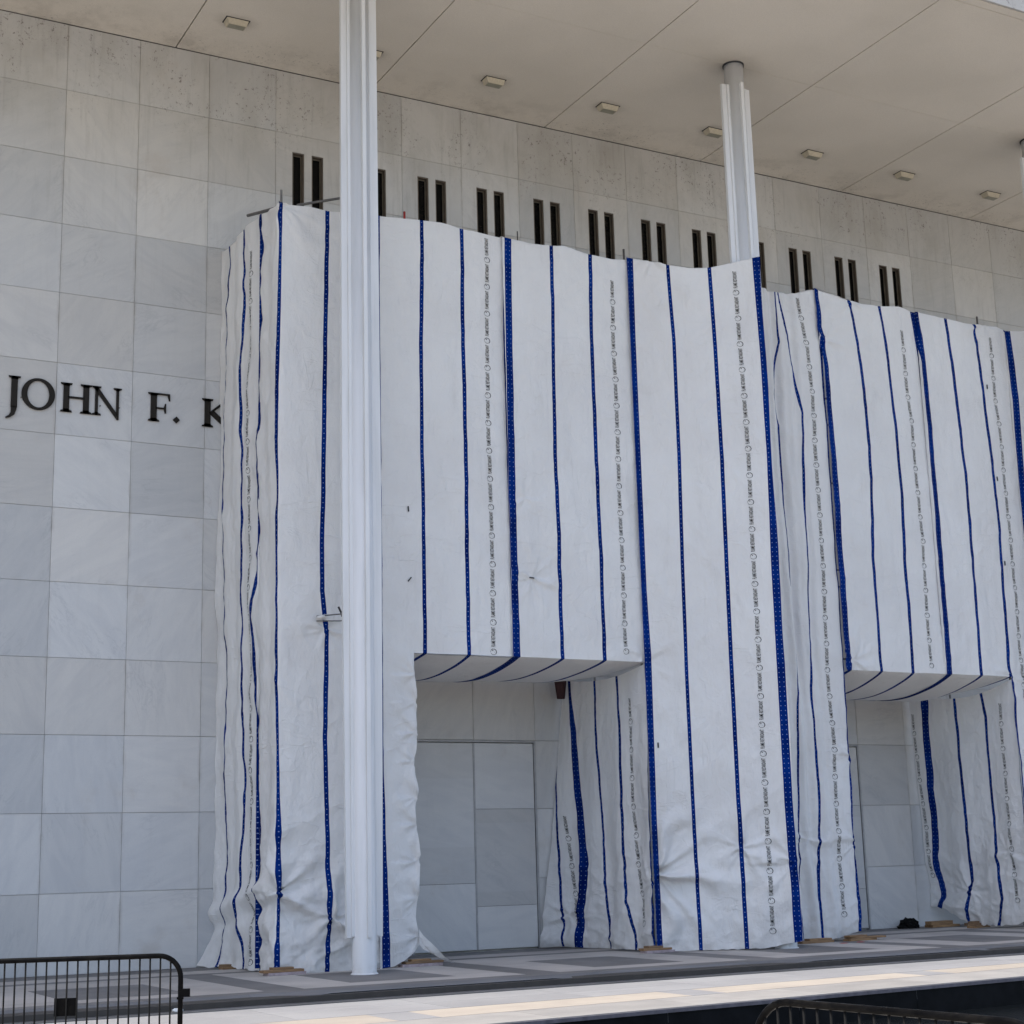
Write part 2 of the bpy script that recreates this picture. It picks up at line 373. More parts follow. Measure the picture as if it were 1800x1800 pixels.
# soffit slabs, 3W wide, joint lines between
for i in range(-6, 14):
    a = 1.5*W+(i-1)*3*W
    for (ya, yb) in ((-3*W+.005, -.055), (-9.20, -3*W-.005)):
        if -3 <= i <= 9: MB().box(-1.5*W+.014, 1.5*W-.014, ya, yb, 0, .1).build('soffit_panel', SOFM, bld, (a+1.5*W, 0, SOF))
MB().box(-60, 80, -9.435, -.02, SOF+.05, SOF+.105).build('soffit_joint_backing', GAPM, bld)
MB().box(-60, -12*W, -9.43, -.05, SOF, SOF+.049).build('soffit_stretch', SOFM, bld)
MB().box(28.5*W+.02, 80, -9.43, -.05, SOF, SOF+.049).build('soffit_stretch', SOFM, bld)
MB().box(-60, 80, -9.43, -9.222, SOF-.004, SOF+.049).build('soffit_edge_strip', SOFM, bld)
fs = me('fascia_panel', *box(-W/2+g, W/2-g, -.06, 0, 0, 1.7), MARB)
for k in range(5, 30): obj('fascia_panel', fs, bld, ((k+.5)*W, -9.436, SOF+.003)); obj('fascia_panel', fs, bld, ((k+.5)*W, -9.436, SOF+1.715))
MB().box(-60, 5*W, -9.5, -9.436, SOF+.003, SOF+3.4).build('plain_fascia_stretch', MARB, bld)
MB().box(30*W, 80, -9.5, -9.436, SOF+.003, SOF+3.4).build('plain_fascia_stretch', MARB, bld)
for k, (lx, t_, h_) in enumerate(((.545, 0, 0),)): pass

# ------------------------------------------------------------------ soffit lights
hm = MB()
V = []
def frustum(w0, d0, z0, w1, d1, z1, cy0=0, cy1=0):
    a = [(-w0, cy0-d0, z0), (w0, cy0-d0, z0), (w0, cy0+d0, z0), (-w0, cy0+d0, z0)]; b = [(-w1, cy1-d1, z1), (w1, cy1-d1, z1), (w1, cy1+d1, z1), (-w1, cy1+d1, z1)]
    return a+b, [(0, 1, 5, 4), (1, 2, 6, 5), (2, 3, 7, 6), (3, 0, 4, 7), (4, 5, 6, 7), (3, 2, 1, 0)]
lh = me('housing', *frustum(.245, .13, 0, .20, .10, -.13), CREAM)
lf = MB().box(-.27, .27, -.155, .155, -.006, .0); lfm = me('contact_shadow_plate', lf.V, lf.F, TIE)  # black rim painting the contact shadow between housing and soffit
ll = MB().box(-.18, .18, -.085, .085, -.137, -.131); llm = me('lens', ll.V, ll.F, LENS)
wh = ['leftmost', 'second from the left, beside the near column', 'third from the left', 'fourth from the left', 'just left of the far column', 'first right of the far column', 'second right of the far column', 'third right of the far column']
for i in range(8):
    t = tag(empty('ceiling_light', (3.2+2*W*i, -1.70, SOF)), 'small cream box light on the soffit, %s' % wh[i], 'ceiling light', 'box lights along the soffit')
    obj('contact_shadow_plate', lfm, t); obj('housing', lh, t); obj('lens', llm, t)

# ------------------------------------------------------------------ columns
def fin_mesh(dx, dy, a0, a1):
    t = .038; V = []; F = []; zs = [.64, 2, 3.5, 5, 6.5, 8, 11, 15, 19.27]   # the fins taper in towards the foot
    for i, z in enumerate(zs):
        o = a1*np.interp(z, [.64, 4, 8, 19.3], [.87, .94, 1, .97])
        for r_, s_ in ((a0, -t), (o, -t), (o, t), (a0, t)): V.append((dx*r_-dy*s_, dy*r_+dx*s_, z))
        if i: F += [(4*i-4+k, 4*i-4+(k+1) % 4, 4*i+(k+1) % 4, 4*i+k) for k in range(4)]
    F += [(3, 2, 1, 0), tuple(range(len(V)-4, len(V)))]
    return me('fin', V, F, WHITEP)
def flange(dx, dy, a1):                            # cover plates that widen each fin where it meets the shaft
    m = MB(); 
    if dx: m.box(min(dx*.205, dx*(a1-.13)), max(dx*.205, dx*(a1-.13)), -.075, .075, .663, 19.26)
    else: m.box(-.075, .075, min(dy*.205, dy*(a1-.13)), max(dy*.205, dy*(a1-.13)), .663, 19.26)
    return me('cover_plate', m.V, m.F, WHITEP)
def column(x, label):
    t = tag(empty('white_column', (x+.045, -3*W, 0)), label, 'column', 'tall white roof columns')
    obj('shaft', me('shaft', *lathe([(.0, -.05), (.228, -.05), (.228, .0), (.222, .02), (.222, 19.80), (0, 19.80)], 40), WHITEP, True), t)
    obj('ceiling_ring', me('ceiling_ring', *lathe([(.224, 19.79), (.25, 19.79), (.25, 19.83)], 40), TIE, True), t)
    obj('base_ring', me('base_ring', *lathe([(.223, .025), (.245, .012), (.25, 0)], 40), WHITEP, True), t)
    for dx, dy, a in ((1, 0, .40), (-1, 0, .40), (0, -1, .30), (0, 1, .30)):
        obj('fin', fin_mesh(dx, dy, .20, a), t); obj('cover_plate', flange(dx, dy, a), t)
    return t
column(3*W, 'near white fluted column running the full height in front of the cloth')
column(9*W, 'middle white column whose lower part is hidden behind the cloth')
column(15*W, 'white column cut by the right edge, its round top at the soffit')

# ------------------------------------------------------------------ serif letters on the wall
def poly_extrude(polys, depth, mat, name):
    V = []; F = []
    for P in polys:
        n = len(V); k = len(P)
        V += [(x, -depth, y) for x, y in P] + [(x, 0, y) for x, y in P]
        F += [tuple(range(n, n+k)), tuple(range(n+2*k-1, n+k-1, -1))] + [(n+i, n+k+i, n+k+(i+1) % k, n+(i+1) % k) for i in range(k)]
    return me(name, V, F, mat)
def stroke(x0, y0, x1, y1, w):
    d = Vector((x1-x0, y1-y0)).normalized(); n = Vector((-d.y, d.x))*w/2
    return [(x0-n.x, y0-n.y), (x1-n.x, y1-n.y), (x1+n.x, y1+n.y), (x0+n.x, y0+n.y)]
def stem(x, w=.12, y0=0, y1=.62, s=.05, foot=True, head=True):
    L = [[(x, y0), (x+w, y0), (x+w, y1), (x, y1)]]
    def ser(y, up):
        h = .032; c = .035
        return [(x-s-.01, y), (x+w+s+.01, y), (x+w+s, y+up*h), (x+w+.012, y+up*(h+.012)), (x+w, y+up*(h+c)), (x, y+up*(h+c)), (x-.012, y+up*(h+.012)), (x-s, y+up*h)]
    if foot: P = ser(y0, 1); L.append(P)
    if head: P = ser(y1, -1); L.append(P[::-1])
    return L
def ring(cx, cy, rx, ry, wx, wy, n=40):
    L = []
    for i in range(n):
        a, b = 2*math.pi*i/n, 2*math.pi*(i+1)/n
        t = R(-14)
        def P(q, kx, ky):
            wob = 1
            return (cx+kx*math.cos(q), cy+ky*math.sin(q))
        L.append([P(a, rx-wx, ry-wy), P(a, rx, ry), P(b, rx, ry), P(b, rx-wx, ry-wy)])
    return L
letters = {
 'letter_j': (-.955, .0, stem(.05, .125, -.02, .64, .05, foot=False)+[[(.165, 0), (.165, -.06), (.13, -.17), (.05, -.23), (-.03, -.26), (-.045, -.235), (.02, -.19), (.055, -.12), (.06, 0)]]),
 'letter_o': (-.665, .0, ring(.30, .31, .335, .335, .115, .052)),
 'letter_h': (.10, .0, stem(.04, .12)+stem(.445, .12)+[[(.13, .30), (.47, .30), (.47, .34), (.13, .34)]]),
 'letter_n': (.73, .0, stem(.06, .06, s=.055)+stem(.50, .055, y0=.03, foot=False)+[[(-.02, .62), (.10, .62), (.555, .02), (.555, -.06), (.52, -.06), (.03, .58)]]),
 'letter_f': (1.90, .0, stem(.06, .128)+[[(.16, .585), (.42, .585), (.45, .47), (.475, .47), (.47, .62), (.16, .62)], [(.16, .31), (.34, .31), (.365, .40), (.388, .40), (.388, .19), (.365, .19), (.34, .275), (.16, .275)]]),
 'full_stop': (2.44, .0, [[(.0, .075), (.075, .0), (.15, .075), (.075, .15)]]),
 'letter_k': (3.07, .0, stem(.06, .128)+[stroke(.17, .30, .52, .60, .05), stroke(.22, .33, .58, .02, .11), [(.42, .59), (.66, .59), (.66, .62), (.42, .62)], [(.46, .0), (.74, .0), (.74, .03), (.5, .05)]])}
sgn = tag(empty('wall_lettering', (0, -.045, 11.15)), 'dark bronze serif letters JOHN F. K on the marble wall beside the cloth', 'sign')
for nm, (x, z, P) in letters.items():
    o = obj(nm, poly_extrude(P, .03, BRZL, nm), sgn, (x, -.015, z))
pinm = MB()
for x in (-.7, -.1, .25, .65, .9, 1.3, 2.0, 3.2): pinm.box(x-.01, x+.01, -.03, .01, .2, .22)
pinm.build('mounting_pins', STEELD, sgn)

# ------------------------------------------------------------------ cloth
def hsh(ix, iy, s):
    n = (ix.astype(np.int64)*374761393 + iy.astype(np.int64)*668265263 + s*2147483647) & 0xffffffff
    n = ((n ^ (n >> 13))*1274126177) & 0xffffffff; n = n ^ (n >> 16)
    return (n & 0xffff)/65535.
def vn(x, y, s=0):
    x = np.asarray(x, float); y = np.asarray(y, float); x, y = np.broadcast_arrays(x, y)
    ix = np.floor(x); iy = np.floor(y); fx = x-ix; fy = y-iy; fx = fx*fx*fx*(fx*(fx*6-15)+10); fy = fy*fy*fy*(fy*(fy*6-15)+10)
    a, b, c, d = hsh(ix, iy, s), hsh(ix+1, iy, s), hsh(ix, iy+1, s), hsh(ix+1, iy+1, s)
    return (a*(1-fx)+b*fx)*(1-fy)+(c*(1-fx)+d*fx)*fy
def fbm(x, y, s=0, o=4):
    r = 0; k = 1; t = 0
    for i in range(o): r = r+k*vn(x*2**i+i*7.3, y*2**i-i*3.1, s+i); t += k; k *= .5
    return r/t
def ridge(x, y, s=0, o=3):
    r = 0; k = 1; t = 0
    for i in range(o): r = r+k*(1-np.abs(2*vn(x*2**i+3.7*i, y*2**i+5.1*i, s+i)-1))**3; t += k; k *= .5
    return r/t
def pinch(a, z, pa, pz, R0, amp, n, ph, side=0):
    """creases fanning out from a point where the cloth is tied"""
    da = a-pa; dz = z-pz; r = np.hypot(da, dz)+1e-6; th = np.arctan2(dz, da)
    w = np.exp(-(r/R0)**2)*(1-np.exp(-(r/.06)**2))
    c = np.maximum(0, np.cos(th*n+ph+.7*np.sin(r*5+ph)))**2 + .55*np.maximum(0, np.cos(th*(n*1.7)+ph*2.3))**3
    return amp*w*(c-.35)
class Sheet:
    """cloth hung along a plan path; a = metres along it, z = height; relief pushes it outwards (towards the viewer)"""
    def __init__(s, path, seed, relief=None, low=1., pinches=(), pathlow=None, zl=0., zh=6.):
        s.P = np.array(path, float); s.seed = seed; s.extra = relief; s.low = low; s.pin = pinches
        s.Q = None if pathlow is None else np.array(pathlow, float); s.zl, s.zh = zl, zh
        s.warp = None; s.und = None
    def along(s, P, f):
        L = np.concatenate([[0], np.cumsum(np.hypot(*(P[1:]-P[:-1]).T))]); return np.interp(f*L[-1], L, P[:, 0]), np.interp(f*L[-1], L, P[:, 1]), L[-1]
    @property
    def length(s): return s.along(s.P, np.array([0.]))[2]
    def base(s, a, z):
        n = s.length
        def ev(f):
            x, y, _ = s.along(s.P, f)
            if s.Q is not None:
                x2, y2, _ = s.along(s.Q, f); k = np.clip((z-s.zl)/(s.zh-s.zl), 0, 1); k = k**.8; return x2+(x-x2)*k, y2+(y-y2)*k
            return x, y
        f = a/n; e = .03/n
        x, y = ev(f); xa, ya = ev(np.clip(f-e, 0, 1)); xb, yb = ev(np.clip(f+e, 0, 1))
        # beyond the ends: run straight on
        ext = np.where(f < 0, f, np.where(f > 1, f-1, 0))*n
        tx, ty = xb-xa, yb-ya; q = np.hypot(tx, ty)+1e-9; tx, ty = tx/q, ty/q
        x = .5*x+.25*(xa+xb)+ext*tx; y = .5*y+.25*(ya+yb)+ext*ty
        return x, y, ty, -tx                          # outward normal (to the right of the walking direction)
    def relief(s, a, z):
        sd = s.seed*11
        h = .07*(fbm(a*.9, z*.28, sd)-.5)+.055*(fbm(a*2.4, z*.45, sd+1)-.5)+.012*(fbm(a*5.5+z*.7, z*1.1, sd+7)-.5)
        q = a*.8+z*.6; w = -a*.6+z*.8
        h = h+.034*(ridge(q*1.1, w*.55, sd+2)-.3)*(.4+fbm(a*.7, z*.5, sd+9))+.024*(ridge(-w*1.5+7, q*.6, sd+5)-.3)
        lowk = np.clip((3.6-z)/3.4, 0, 1)*s.low
        h = h+lowk*(.075*(ridge(a*1.3+z*.5, z*1.6-a*.5, sd+3)-.35)+.07*(fbm(a*2.1, z*2.4, sd+4)-.5))
        for p in s.pin: h = h+pinch(a, z, *p)
        if s.extra is not None: h = h+s.extra(a, z)
        return h
    def pos(s, a, z, off=0.):
        a = np.asarray(a, float); z = np.asarray(z, float)
        x, y, nx, ny = s.base(a, z); h = s.relief(a, z)+off
        return np.stack([x+nx*h, y+ny*h, z+0*x], -1)
    def uvx(s, a, z):
        if s.warp is None: return a
        us = [w[0] for w in s.warp]; A = []
        for _, tb in s.warp:
            tb = sorted(tb); zz = [t[0] for t in tb]; aa = [t[1] for t in tb]; A.append(np.interp(z, zz, aa))
        A = np.stack(A, -1); a = np.broadcast_to(a, A.shape[:-1]); out = np.empty(a.shape)
        out[:] = us[0]+(a-A[..., 0])
        for i in range(len(us)-1):
            m = a >= A[..., i]; t = (a-A[..., i])/np.maximum(A[..., i+1]-A[..., i], 1e-3); out[m] = (us[i]+t*(us[i+1]-us[i]))[m]
        m = a >= A[..., -1]; out[m] = (us[-1]+(a-A[..., -1]))[m]
        return out
def rag(f, k=.05): return lambda a: f(a)+k*(vn(a*2.3, 0*a, 61)-.35)+.4*k*(vn(a*9, 0*a, 62)-.5)
def grid(s, a0, a1, zb, zt, h=.034, na=None):
    """returns P (n,m,3), U (n,m,2); zb, zt functions of a; a0/a1 may be functions of z for wavy free edges"""
    fa0 = a0 if callable(a0) else (lambda z: a0+0*z); fa1 = a1 if callable(a1) else (lambda z: a1+0*z)
    am = (fa0(np.array([3.]))[0], fa1(np.array([3.]))[0]); n = na or max(3, int((am[1]-am[0])/h)); t = np.linspace(0, 1, n)
    ac = am[0]+(am[1]-am[0])*t; B = zb(ac) if callable(zb) else zb+0*ac; T = zt(ac) if callable(zt) else zt+0*ac
    m = max(3, int((np.max(T)-np.min(B))/h)); w = np.linspace(0, 1, m)
    z = B[:, None]+(T-B)[:, None]*w[None]
    A = fa0(z)+(fa1(z)-fa0(z))*t[:, None]
    return s.pos(A, z), np.stack([s.uvx(A, z), z], -1)
def mesh_from(name, grids, parent=None, mat=None):
    V = []; F = []; U = []; n = 0
    for P, UV in grids:
        a, b = P.shape[:2]; idx = n+np.arange(a*b).reshape(a, b)
        F.append(np.stack([idx[:-1, :-1], idx[1:, :-1], idx[1:, 1:], idx[:-1, 1:]], -1).reshape(-1, 4)); V.append(P.reshape(-1, 3)); U.append(UV.reshape(-1, 2)); n += a*b
    V = np.concatenate(V); U = np.concatenate(U); F = np.concatenate(F)
    # weld borders that coincide (positions only; uv kept per loop)
    key = np.round(V*2000).astype(np.int64); _, first, inv = np.unique(key, axis=0, return_index=True, return_inverse=True); inv = inv.reshape(-1)
    LU = U[F.reshape(-1)]; F2 = inv[F]; VV = V[first]
    d = bpy.data.meshes.new(name); d.vertices.add(len(VV)); d.vertices.foreach_set('co', VV.reshape(-1))
    d.loops.add(F2.size); d.loops.foreach_set('vertex_index', F2.reshape(-1)); d.polygons.add(len(F2))
    d.polygons.foreach_set('loop_start', np.arange(0, F2.size, 4)); d.polygons.foreach_set('loop_total', np.full(len(F2), 4))
    d.polygons.foreach_set('use_smooth', np.ones(len(F2), bool))
    uv = d.uv_layers.new(name='UVMap'); uv.data.foreach_set('uv', LU.reshape(-1).astype(np.float32)); d.materials.append(mat or CLOTH); d.update(); d.validate()
    return obj(name, d, parent)
def interp(tb): tb = sorted(tb); x = [t[0] for t in tb]; y = [t[1] for t in tb]; return lambda a: np.interp(a, x, y)
def hem(s, a0, a1, zt, depth=.16, h=.034, edge=None):
    """the cloth folded back over the top rail"""
    n = max(3, int((a1-a0)/h)); a = np.linspace(a0, a1, n); T = zt(a); P = []; U = []
    for k, q in enumerate(np.linspace(0, 1, 6)):
        off = -depth*math.sin(q*math.pi/2); dz = .035*math.sin(q*math.pi); p = s.pos(a, T); x, y, nx, ny = s.base(a, T)
        p = p+np.stack([nx*off, ny*off, dz+0*a-.05*q*q], -1); P.append(p); U.append(np.stack([s.uvx(a, T), T+depth*q], -1))
    return np.stack(P, 1), np.stack(U, 1)
def under(s, a0, a1, z0, D, yb=-.22, h=.034, t0=None):
    n = max(3, int((a1-a0)/h)); a = np.linspace(a0, a1, n); p0 = s.pos(a, z0+0*a); W_ = np.linspace(0, 1, 46); P = []; U = []
    for w in W_:
        y = p0[:, 1]+(yb-p0[:, 1])*w
        sag = D*(math.sin(math.pi*min(w/1.15, 1))**.8)
        e = np.clip((a-a0)/.8, 0, 1)*np.clip((a1-a)/.8, 0, 1) if t0 is None else t0(a)
        z = z0-sag*(.45+.55*e)-.03*(fbm(a*1.4, w*3+0*a, s.seed+40)-.5)*min(1, w*6)
        P.append(np.stack([p0[:, 0], y, z], -1)); U.append(np.stack([s.uvx(a, z0+0*a), z0-w*3.3+0*a], -1))
    return np.stack(P, 1), np.stack(U, 1)

# glyphs for the printed line
def text_mesh():
    cu = bpy.data.curves.new('t', 'FONT'); cu.body = 'FLAME RETARDANT'; cu.resolution_u = 2; cu.size = 1; cu.offset = .02; cu.space_character = 1.13
    o = bpy.data.objects.new('t', cu); COL.objects.link(o); bpy.context.view_layer.update(); m = o.to_mesh()
    V = np.array([v.co[:] for v in m.vertices]); m.calc_loop_triangles(); F = [tuple(t.vertices) for t in m.loop_triangles]
    o.to_mesh_clear(); bpy.data.objects.remove(o); bpy.data.curves.remove(cu)
    V = V[:, :2]; V = V-V.min(0); V = V/V.max(0)*np.array([.395, .086]); V[:, 1] -= .043
    V[:, 1] += 0; V[:, 0] += .17
    n = len(V); R_ = []; T = []
    k = 26; 
    for i in range(k):                                   # round emblem: a thin ring whose right half breaks into leafy bumps
        q = 2*math.pi*i/k; bumpy = .007*abs(math.sin(q*5)) if -2.2 < ((q+math.pi) % (2*math.pi))-math.pi < .9 else 0
        wd = .0075 if bumpy else .0042
        for r in (.056+bumpy-wd, .056+bumpy+wd*.6): R_.append((.062+r*1.02*math.cos(q), r*1.15*math.sin(q)))
    for i in range(k):
        if i == 7: continue
        j = (i+1) % k; T += [(n+2*i, n+2*i+1, n+2*j+1), (n+2*i, n+2*j+1, n+2*j)]
    n2 = n+2*k; R_ += [(.075, .012), (.088, .03), (.104, .016), (.093, .004), (.05, -.02), (.056, -.028), (.045, -.03)]
    T += [(n2, n2+1, n2+2), (n2, n2+2, n2+3), (n2+4, n2+5, n2+6)]
    return np.concatenate([V, np.array(R_)]), F+T
TV, TF = text_mesh()
TFA = np.array(TF)
def lettering(s, line, z0, z1, parent, phase=0., period=.60, flip=1, posf=None):
    f = interp(line); V = []; F = []; n = 0; z = z0+phase
    while z+.53 < z1:
        zz = z+TV[:, 0]; a = f(zz)-flip*TV[:, 1]; V.append(s.pos(a, zz, .006)); F.append(TFA+n); n += len(TV); z += period
    if not V: return
    V = np.concatenate(V); F = np.concatenate(F); d = bpy.data.meshes.new('printed_lettering')
    d.vertices.add(len(V)); d.vertices.foreach_set('co', V.reshape(-1)); d.loops.add(F.size); d.loops.foreach_set('vertex_index', F.reshape(-1))
    d.polygons.add(len(F)); d.polygons.foreach_set('loop_start', np.arange(0, F.size, 3)); d.polygons.foreach_set('loop_total', np.full(len(F), 3)); d.materials.append(INK); d.update(); d.validate()
    o = obj('printed_lettering', d, parent); o['kind'] = 'stuff'; return o
def sheet_obj(name_label, grids):
    o = mesh_from('tarp_sheet', grids); tag(o, name_label, 'tarp', 'striped white tarp sheets over the scaffold'); return o

TOP = interp([(3.5, 14.94), (4.1, 14.97), (4.59, 14.95), (5.67, 15.03), (6.64, 15.1), (7.11, 15.13), (7.6, 15.07), (8.12, 15.05), (8.67, 15.03), (9.23, 15.02), (9.78, 15.06), (10.09, 15.1), (10.78, 15.02), (11.34, 14.99), (11.79, 15.04),
 (15.53, 15.03), (16.01, 14.96), (16.52, 14.98), (16.9, 15.1), (17.14, 15.16), (17.39, 15.08), (17.73, 15.05), (18.08, 15.0), (18.61, 14.97), (19.06, 14.99), (19.71, 15.07), (20.07, 14.99), (20.82, 14.99), (21.19, 14.98), (21.76, 14.94), (22.19, 14.97), (22.94, 15.0), (23.23, 14.91), (23.93, 14.9)])
ZO = 5.97                                                    # underside of the raised part
# ---- S1: left return, path from the wall forwards
def jit(tb, k, m): return tb
wob = {0: (.50, [(14.89, .07), (12.7, -.03), (9.5, -.2), (7.4, -.0), (4.5, .12), (1.5, .18), (.88, 0), (.1, .2)]),
       1: (1.50, [(15, -.04), (14.3, .02), (12.7, -.05), (9, -.06), (5.5, .04), (3.3, .16), (1.54, .11), (.98, -.15), (.17, .28)]),
       2: (2.02, [(14.7, .03), (12.5, -.07), (8.9, -.1), (4.9, .07), (2.2, .17), (.2, .3)]),
       3: (2.50, [(15, -.02), (14.24, .24), (13.8, -.04), (13.3, .1), (12.79, .17), (12.3, -.05), (11.88, -.03), (11.1, .08), (10.4, -.02), (9.41, -.05), (7.7, -.0), (6.72, -.08), (5.78, -.02), (4, .08), (2.2, .2), (1.34, -.02), (1.13, .16), (.11, .4)]),
       4: (3.60, [(15, 0), (0, 0)])}
wa = [v[0] for v in wob.values()]
def side_relief(a, z):
    a, z = np.broadcast_arrays(a, z); W_ = []
    for c, tb in wob.values():
        tb = sorted(tb); W_.append(np.interp(z, [t[0] for t in tb], [t[1] for t in tb]))
    W_ = np.stack(W_, -1); out = np.zeros(a.shape); xs = [0.]+wa
    W_ = np.concatenate([np.zeros(W_.shape[:-1]+(1,)), W_], -1)
    for i in range(len(xs)-1):
        m = (a >= xs[i]) & (a <= xs[i+1]); t = (a-xs[i])/(xs[i+1]-xs[i]); t = t*t*(3-2*t); out[m] = (W_[..., i]*(1-t)+W_[..., i+1]*t)[m]
    fade = np.clip((3.6-a)/.5, 0, 1)
    h = -.352*out*.8*fade
    h = h+fade*.06*(fbm(a*2.6, z*1.5, 78)-.5)+fade*.05*(fbm(a*.8, z*.9, 79, 2)-.5)+fade*.022*np.sin(a*9+1.5*vn(z*.5, 0*a, 80)*3)+fade*.008*np.sin(z*7+a*4+2*np.sin(z*1.3))
    h = h+fade*.09*np.exp(-((z-1.05-.18*a)/.16)**2)-fade*.06*np.exp(-((z-.75-.15*a)/.13)**2)       # the bulging fold near the ground
    h = h+.3*np.clip((.75-z)/.75, 0, 1)**2*np.clip(1-a/1.2, 0, 1)+.06*np.clip((.5-z)/.5, 0, 1)*fade
    return h
s1 = Sheet([(3.47, -.06), (3.49, -3.6)], 1, side_relief, .3)
s1.warp = [(1.08, [(z_, .5+.5*w_) for z_, w_ in wob[0][1]]), (2.08, [(z_, 1.5+.45*w_) for z_, w_ in wob[1][1]]), (3.15, [(0, 2.53), (3.2, 2.53), (4.6, 2.42), (5.8, 2.28), (6.72, 2.1), (7.7, 2.35), (9.4, 2.5), (15, 2.53)])]
sb1 = interp([(0, .02), (.4, .0), (.9, .06), (1.5, .0), (1.9, .05), (2.6, .03), (3.6, .09)])
t1 = interp([(0, 15.17), (.4, 15.09), (1.5, 15.13), (2.4, 15.11), (3.3, 14.95)])
# side run and the corner sheet share one smooth surface
S1 = sheet_obj('narrow wrinkled side sheet of striped white cloth against the marble wall, left end', [grid(s1, 0, 2.56, rag(sb1, .06), t1, .03), hem(s1, 0, 2.56, t1, .45)])
lettering(s1, [(z_, 2.0+.4*w_) for z_, w_ in wob[2][1]], .1, 14.9, S1)
# ---- S2: round the corner and behind the near column; the path is a real corner
s2 = Sheet([(3.485, -2.5), (3.49, -3.55), (3.53, -3.6), (5.75, -3.6)], 2, None, 1.3,
           pinches=[(1.12, 1.45, 1.2, .15, 3, 1.2), (1.12, 1.45, .5, .07, 5, .3), (2.2, .95, 1.0, .12, 3, 2.), (2.08, 6.35, .6, .05, 4, .5), (1.12, 14.9, 1.6, .05, 5, 3.9)])
s2.extra = lambda a, z: side_relief(a+2.5, z)*np.clip((1.1-a)/.15, 0, 1)
s2.warp = [(.0, [(0, .03), (3.2, .03), (4.6, -.08), (5.8, -.22), (6.72, -.4), (7.7, -.15), (9.4, 0), (15, .03)]),
           (1.08, [(0, 1.10), (1.35, 1.14), (2.8, 1.12), (5.3, 1.05), (7.5, 1.02), (9, 1.03), (12, 1.07), (14.9, 1.12)]),
           (2.08, [(14.96, 2.12), (12.16, 2.05), (9.2, 2.02), (7.1, 1.98), (6.3, 2.09), (4.25, 2.05), (2.76, 2.09), (1.1, 2.12), (-.1, 2.08)]),
           (3.15, [(15.03, 3.21), (9.9, 3.2), (4.26, 3.2), (2.1, 3.21), (1.5, 3.23), (0, 3.23)])]
tp2 = lambda a: np.where(a < 1.1, t1(np.clip(a+2.5, 0, 3.5)), TOP(3.5+a-1.1)) + .03*np.exp(-((a-1.1)/.12)**2)
sb2 = interp([(0, .05), (.6, .02), (1.1, .10), (1.4, .02), (2.0, -.02), (3.3, .0)])
S2 = sheet_obj('corner sheet of striped white cloth, tied in at the bottom, partly behind the near column', [grid(s2, -.03, 3.19, rag(sb2), tp2, .03), hem(s2, -.03, 3.19, tp2, .3)])
lettering(s2, [(0, 2.66), (15, 2.66)], .1, 14.9, S2)
def wavy(x0, amp, seed, lo, hi): return lambda z: x0+np.where((z > lo) & (z < hi), amp*(ridge(z*1.1, 0*z, seed, 2)-.35)*2, 0)
# ---- S3
X = lambda tb: [(z, x-5.63) for z, x in tb]
EP = [(.72, zz, .42, .075, 2.6, ph) for zz, ph in ((5.55, .3), (5.0, 2.5), (4.4, 1.2), (3.85, 3.4), (3.15, 2.1), (2.65, .9), (1.95, 2.9), (1.25, 2.2), (.55, 1.))]
s3 = Sheet([(5.50, -3.615), (8.72, -3.615)], 3, None, .5, pinches=[(p[0]+.13, *p[1:]) for p in EP]+[(3.5, 7.62, .35, .03, 4, 1)])
lapf = lambda a, z: .055*np.exp(-np.maximum(a, 0)/.3)      # each sheet laps over its left neighbour
s3.extra = lapf
X3 = lambda tb: [(z, x-5.50) for z, x in tb]
s3.warp = [(0, X3([(15, 5.60), (13, 5.57), (4, 5.57), (2, 5.61), (1, 5.65), (0, 5.67)])), (1.08, X3([(15, 6.64), (12.4, 6.59), (6, 6.58)])), (2.08, X3([(15, 7.58), (12.5, 7.56), (6, 7.55)])), (3.15, X3([(14.9, 8.67), (12.7, 8.63), (6, 8.62)]))]
T3 = lambda a: TOP(a+5.50)
A3 = .85
fedge = lambda z: A3+.035*np.sin(z*4.3+1.5*np.sin(z*1.9))*np.clip((5.9-z)/.5, 0, 1)*1.0+.05*np.clip((.9-z)/.6, 0, 1)
fb3 = interp([(0, .0), (.3, .03), (.5, .13), (.7, .28), (.85, .45)])
fl = grid(s3, -.1+.13, fedge, fb3, ZO, .03, na=30)
up_a = grid(s3, .03, A3, ZO, T3, .03, na=30); up_b = grid(s3, A3, 3.22, ZO, T3, .034)
def jamb_strip(s, ef, z0, z1, dy=.34, sgnx=-.04, h=.034):
    z = np.linspace(z0, z1, int((z1-z0)/h)); a = ef(z); p = s.pos(a, z); P = []; U = []
    for q in np.linspace(0, 1, 8):
        P.append(p+np.stack([sgnx*math.sin(q*3)+.02*(vn(z*2.2, q*2+0*z, 5)-.5)*q*2, dy*q+0*z, 0*z], -1)); U.append(np.stack([s.uvx(a, z)+q*dy, z], -1))
    return np.stack(P, 0), np.stack(U, 0)
S3 = sheet_obj('striped white sheet just right of the near column, its left part reaching the ground', [fl, up_a, up_b, hem(s3, .03, 3.22, T3), under(s3, A3, 3.22, ZO, .26, t0=lambda a: np.clip((a-A3)/.8, 0, 1)), jamb_strip(s3, fedge, .46, ZO)])
lettering(s3, X3([(15.01, 8.17), (12.64, 8.13), (10.16, 8.11), (8.35, 8.13), (6.0, 8.11)]), 5.99, 15.1, S3, .0)
fl_ = MB()
fp = []; fu = []
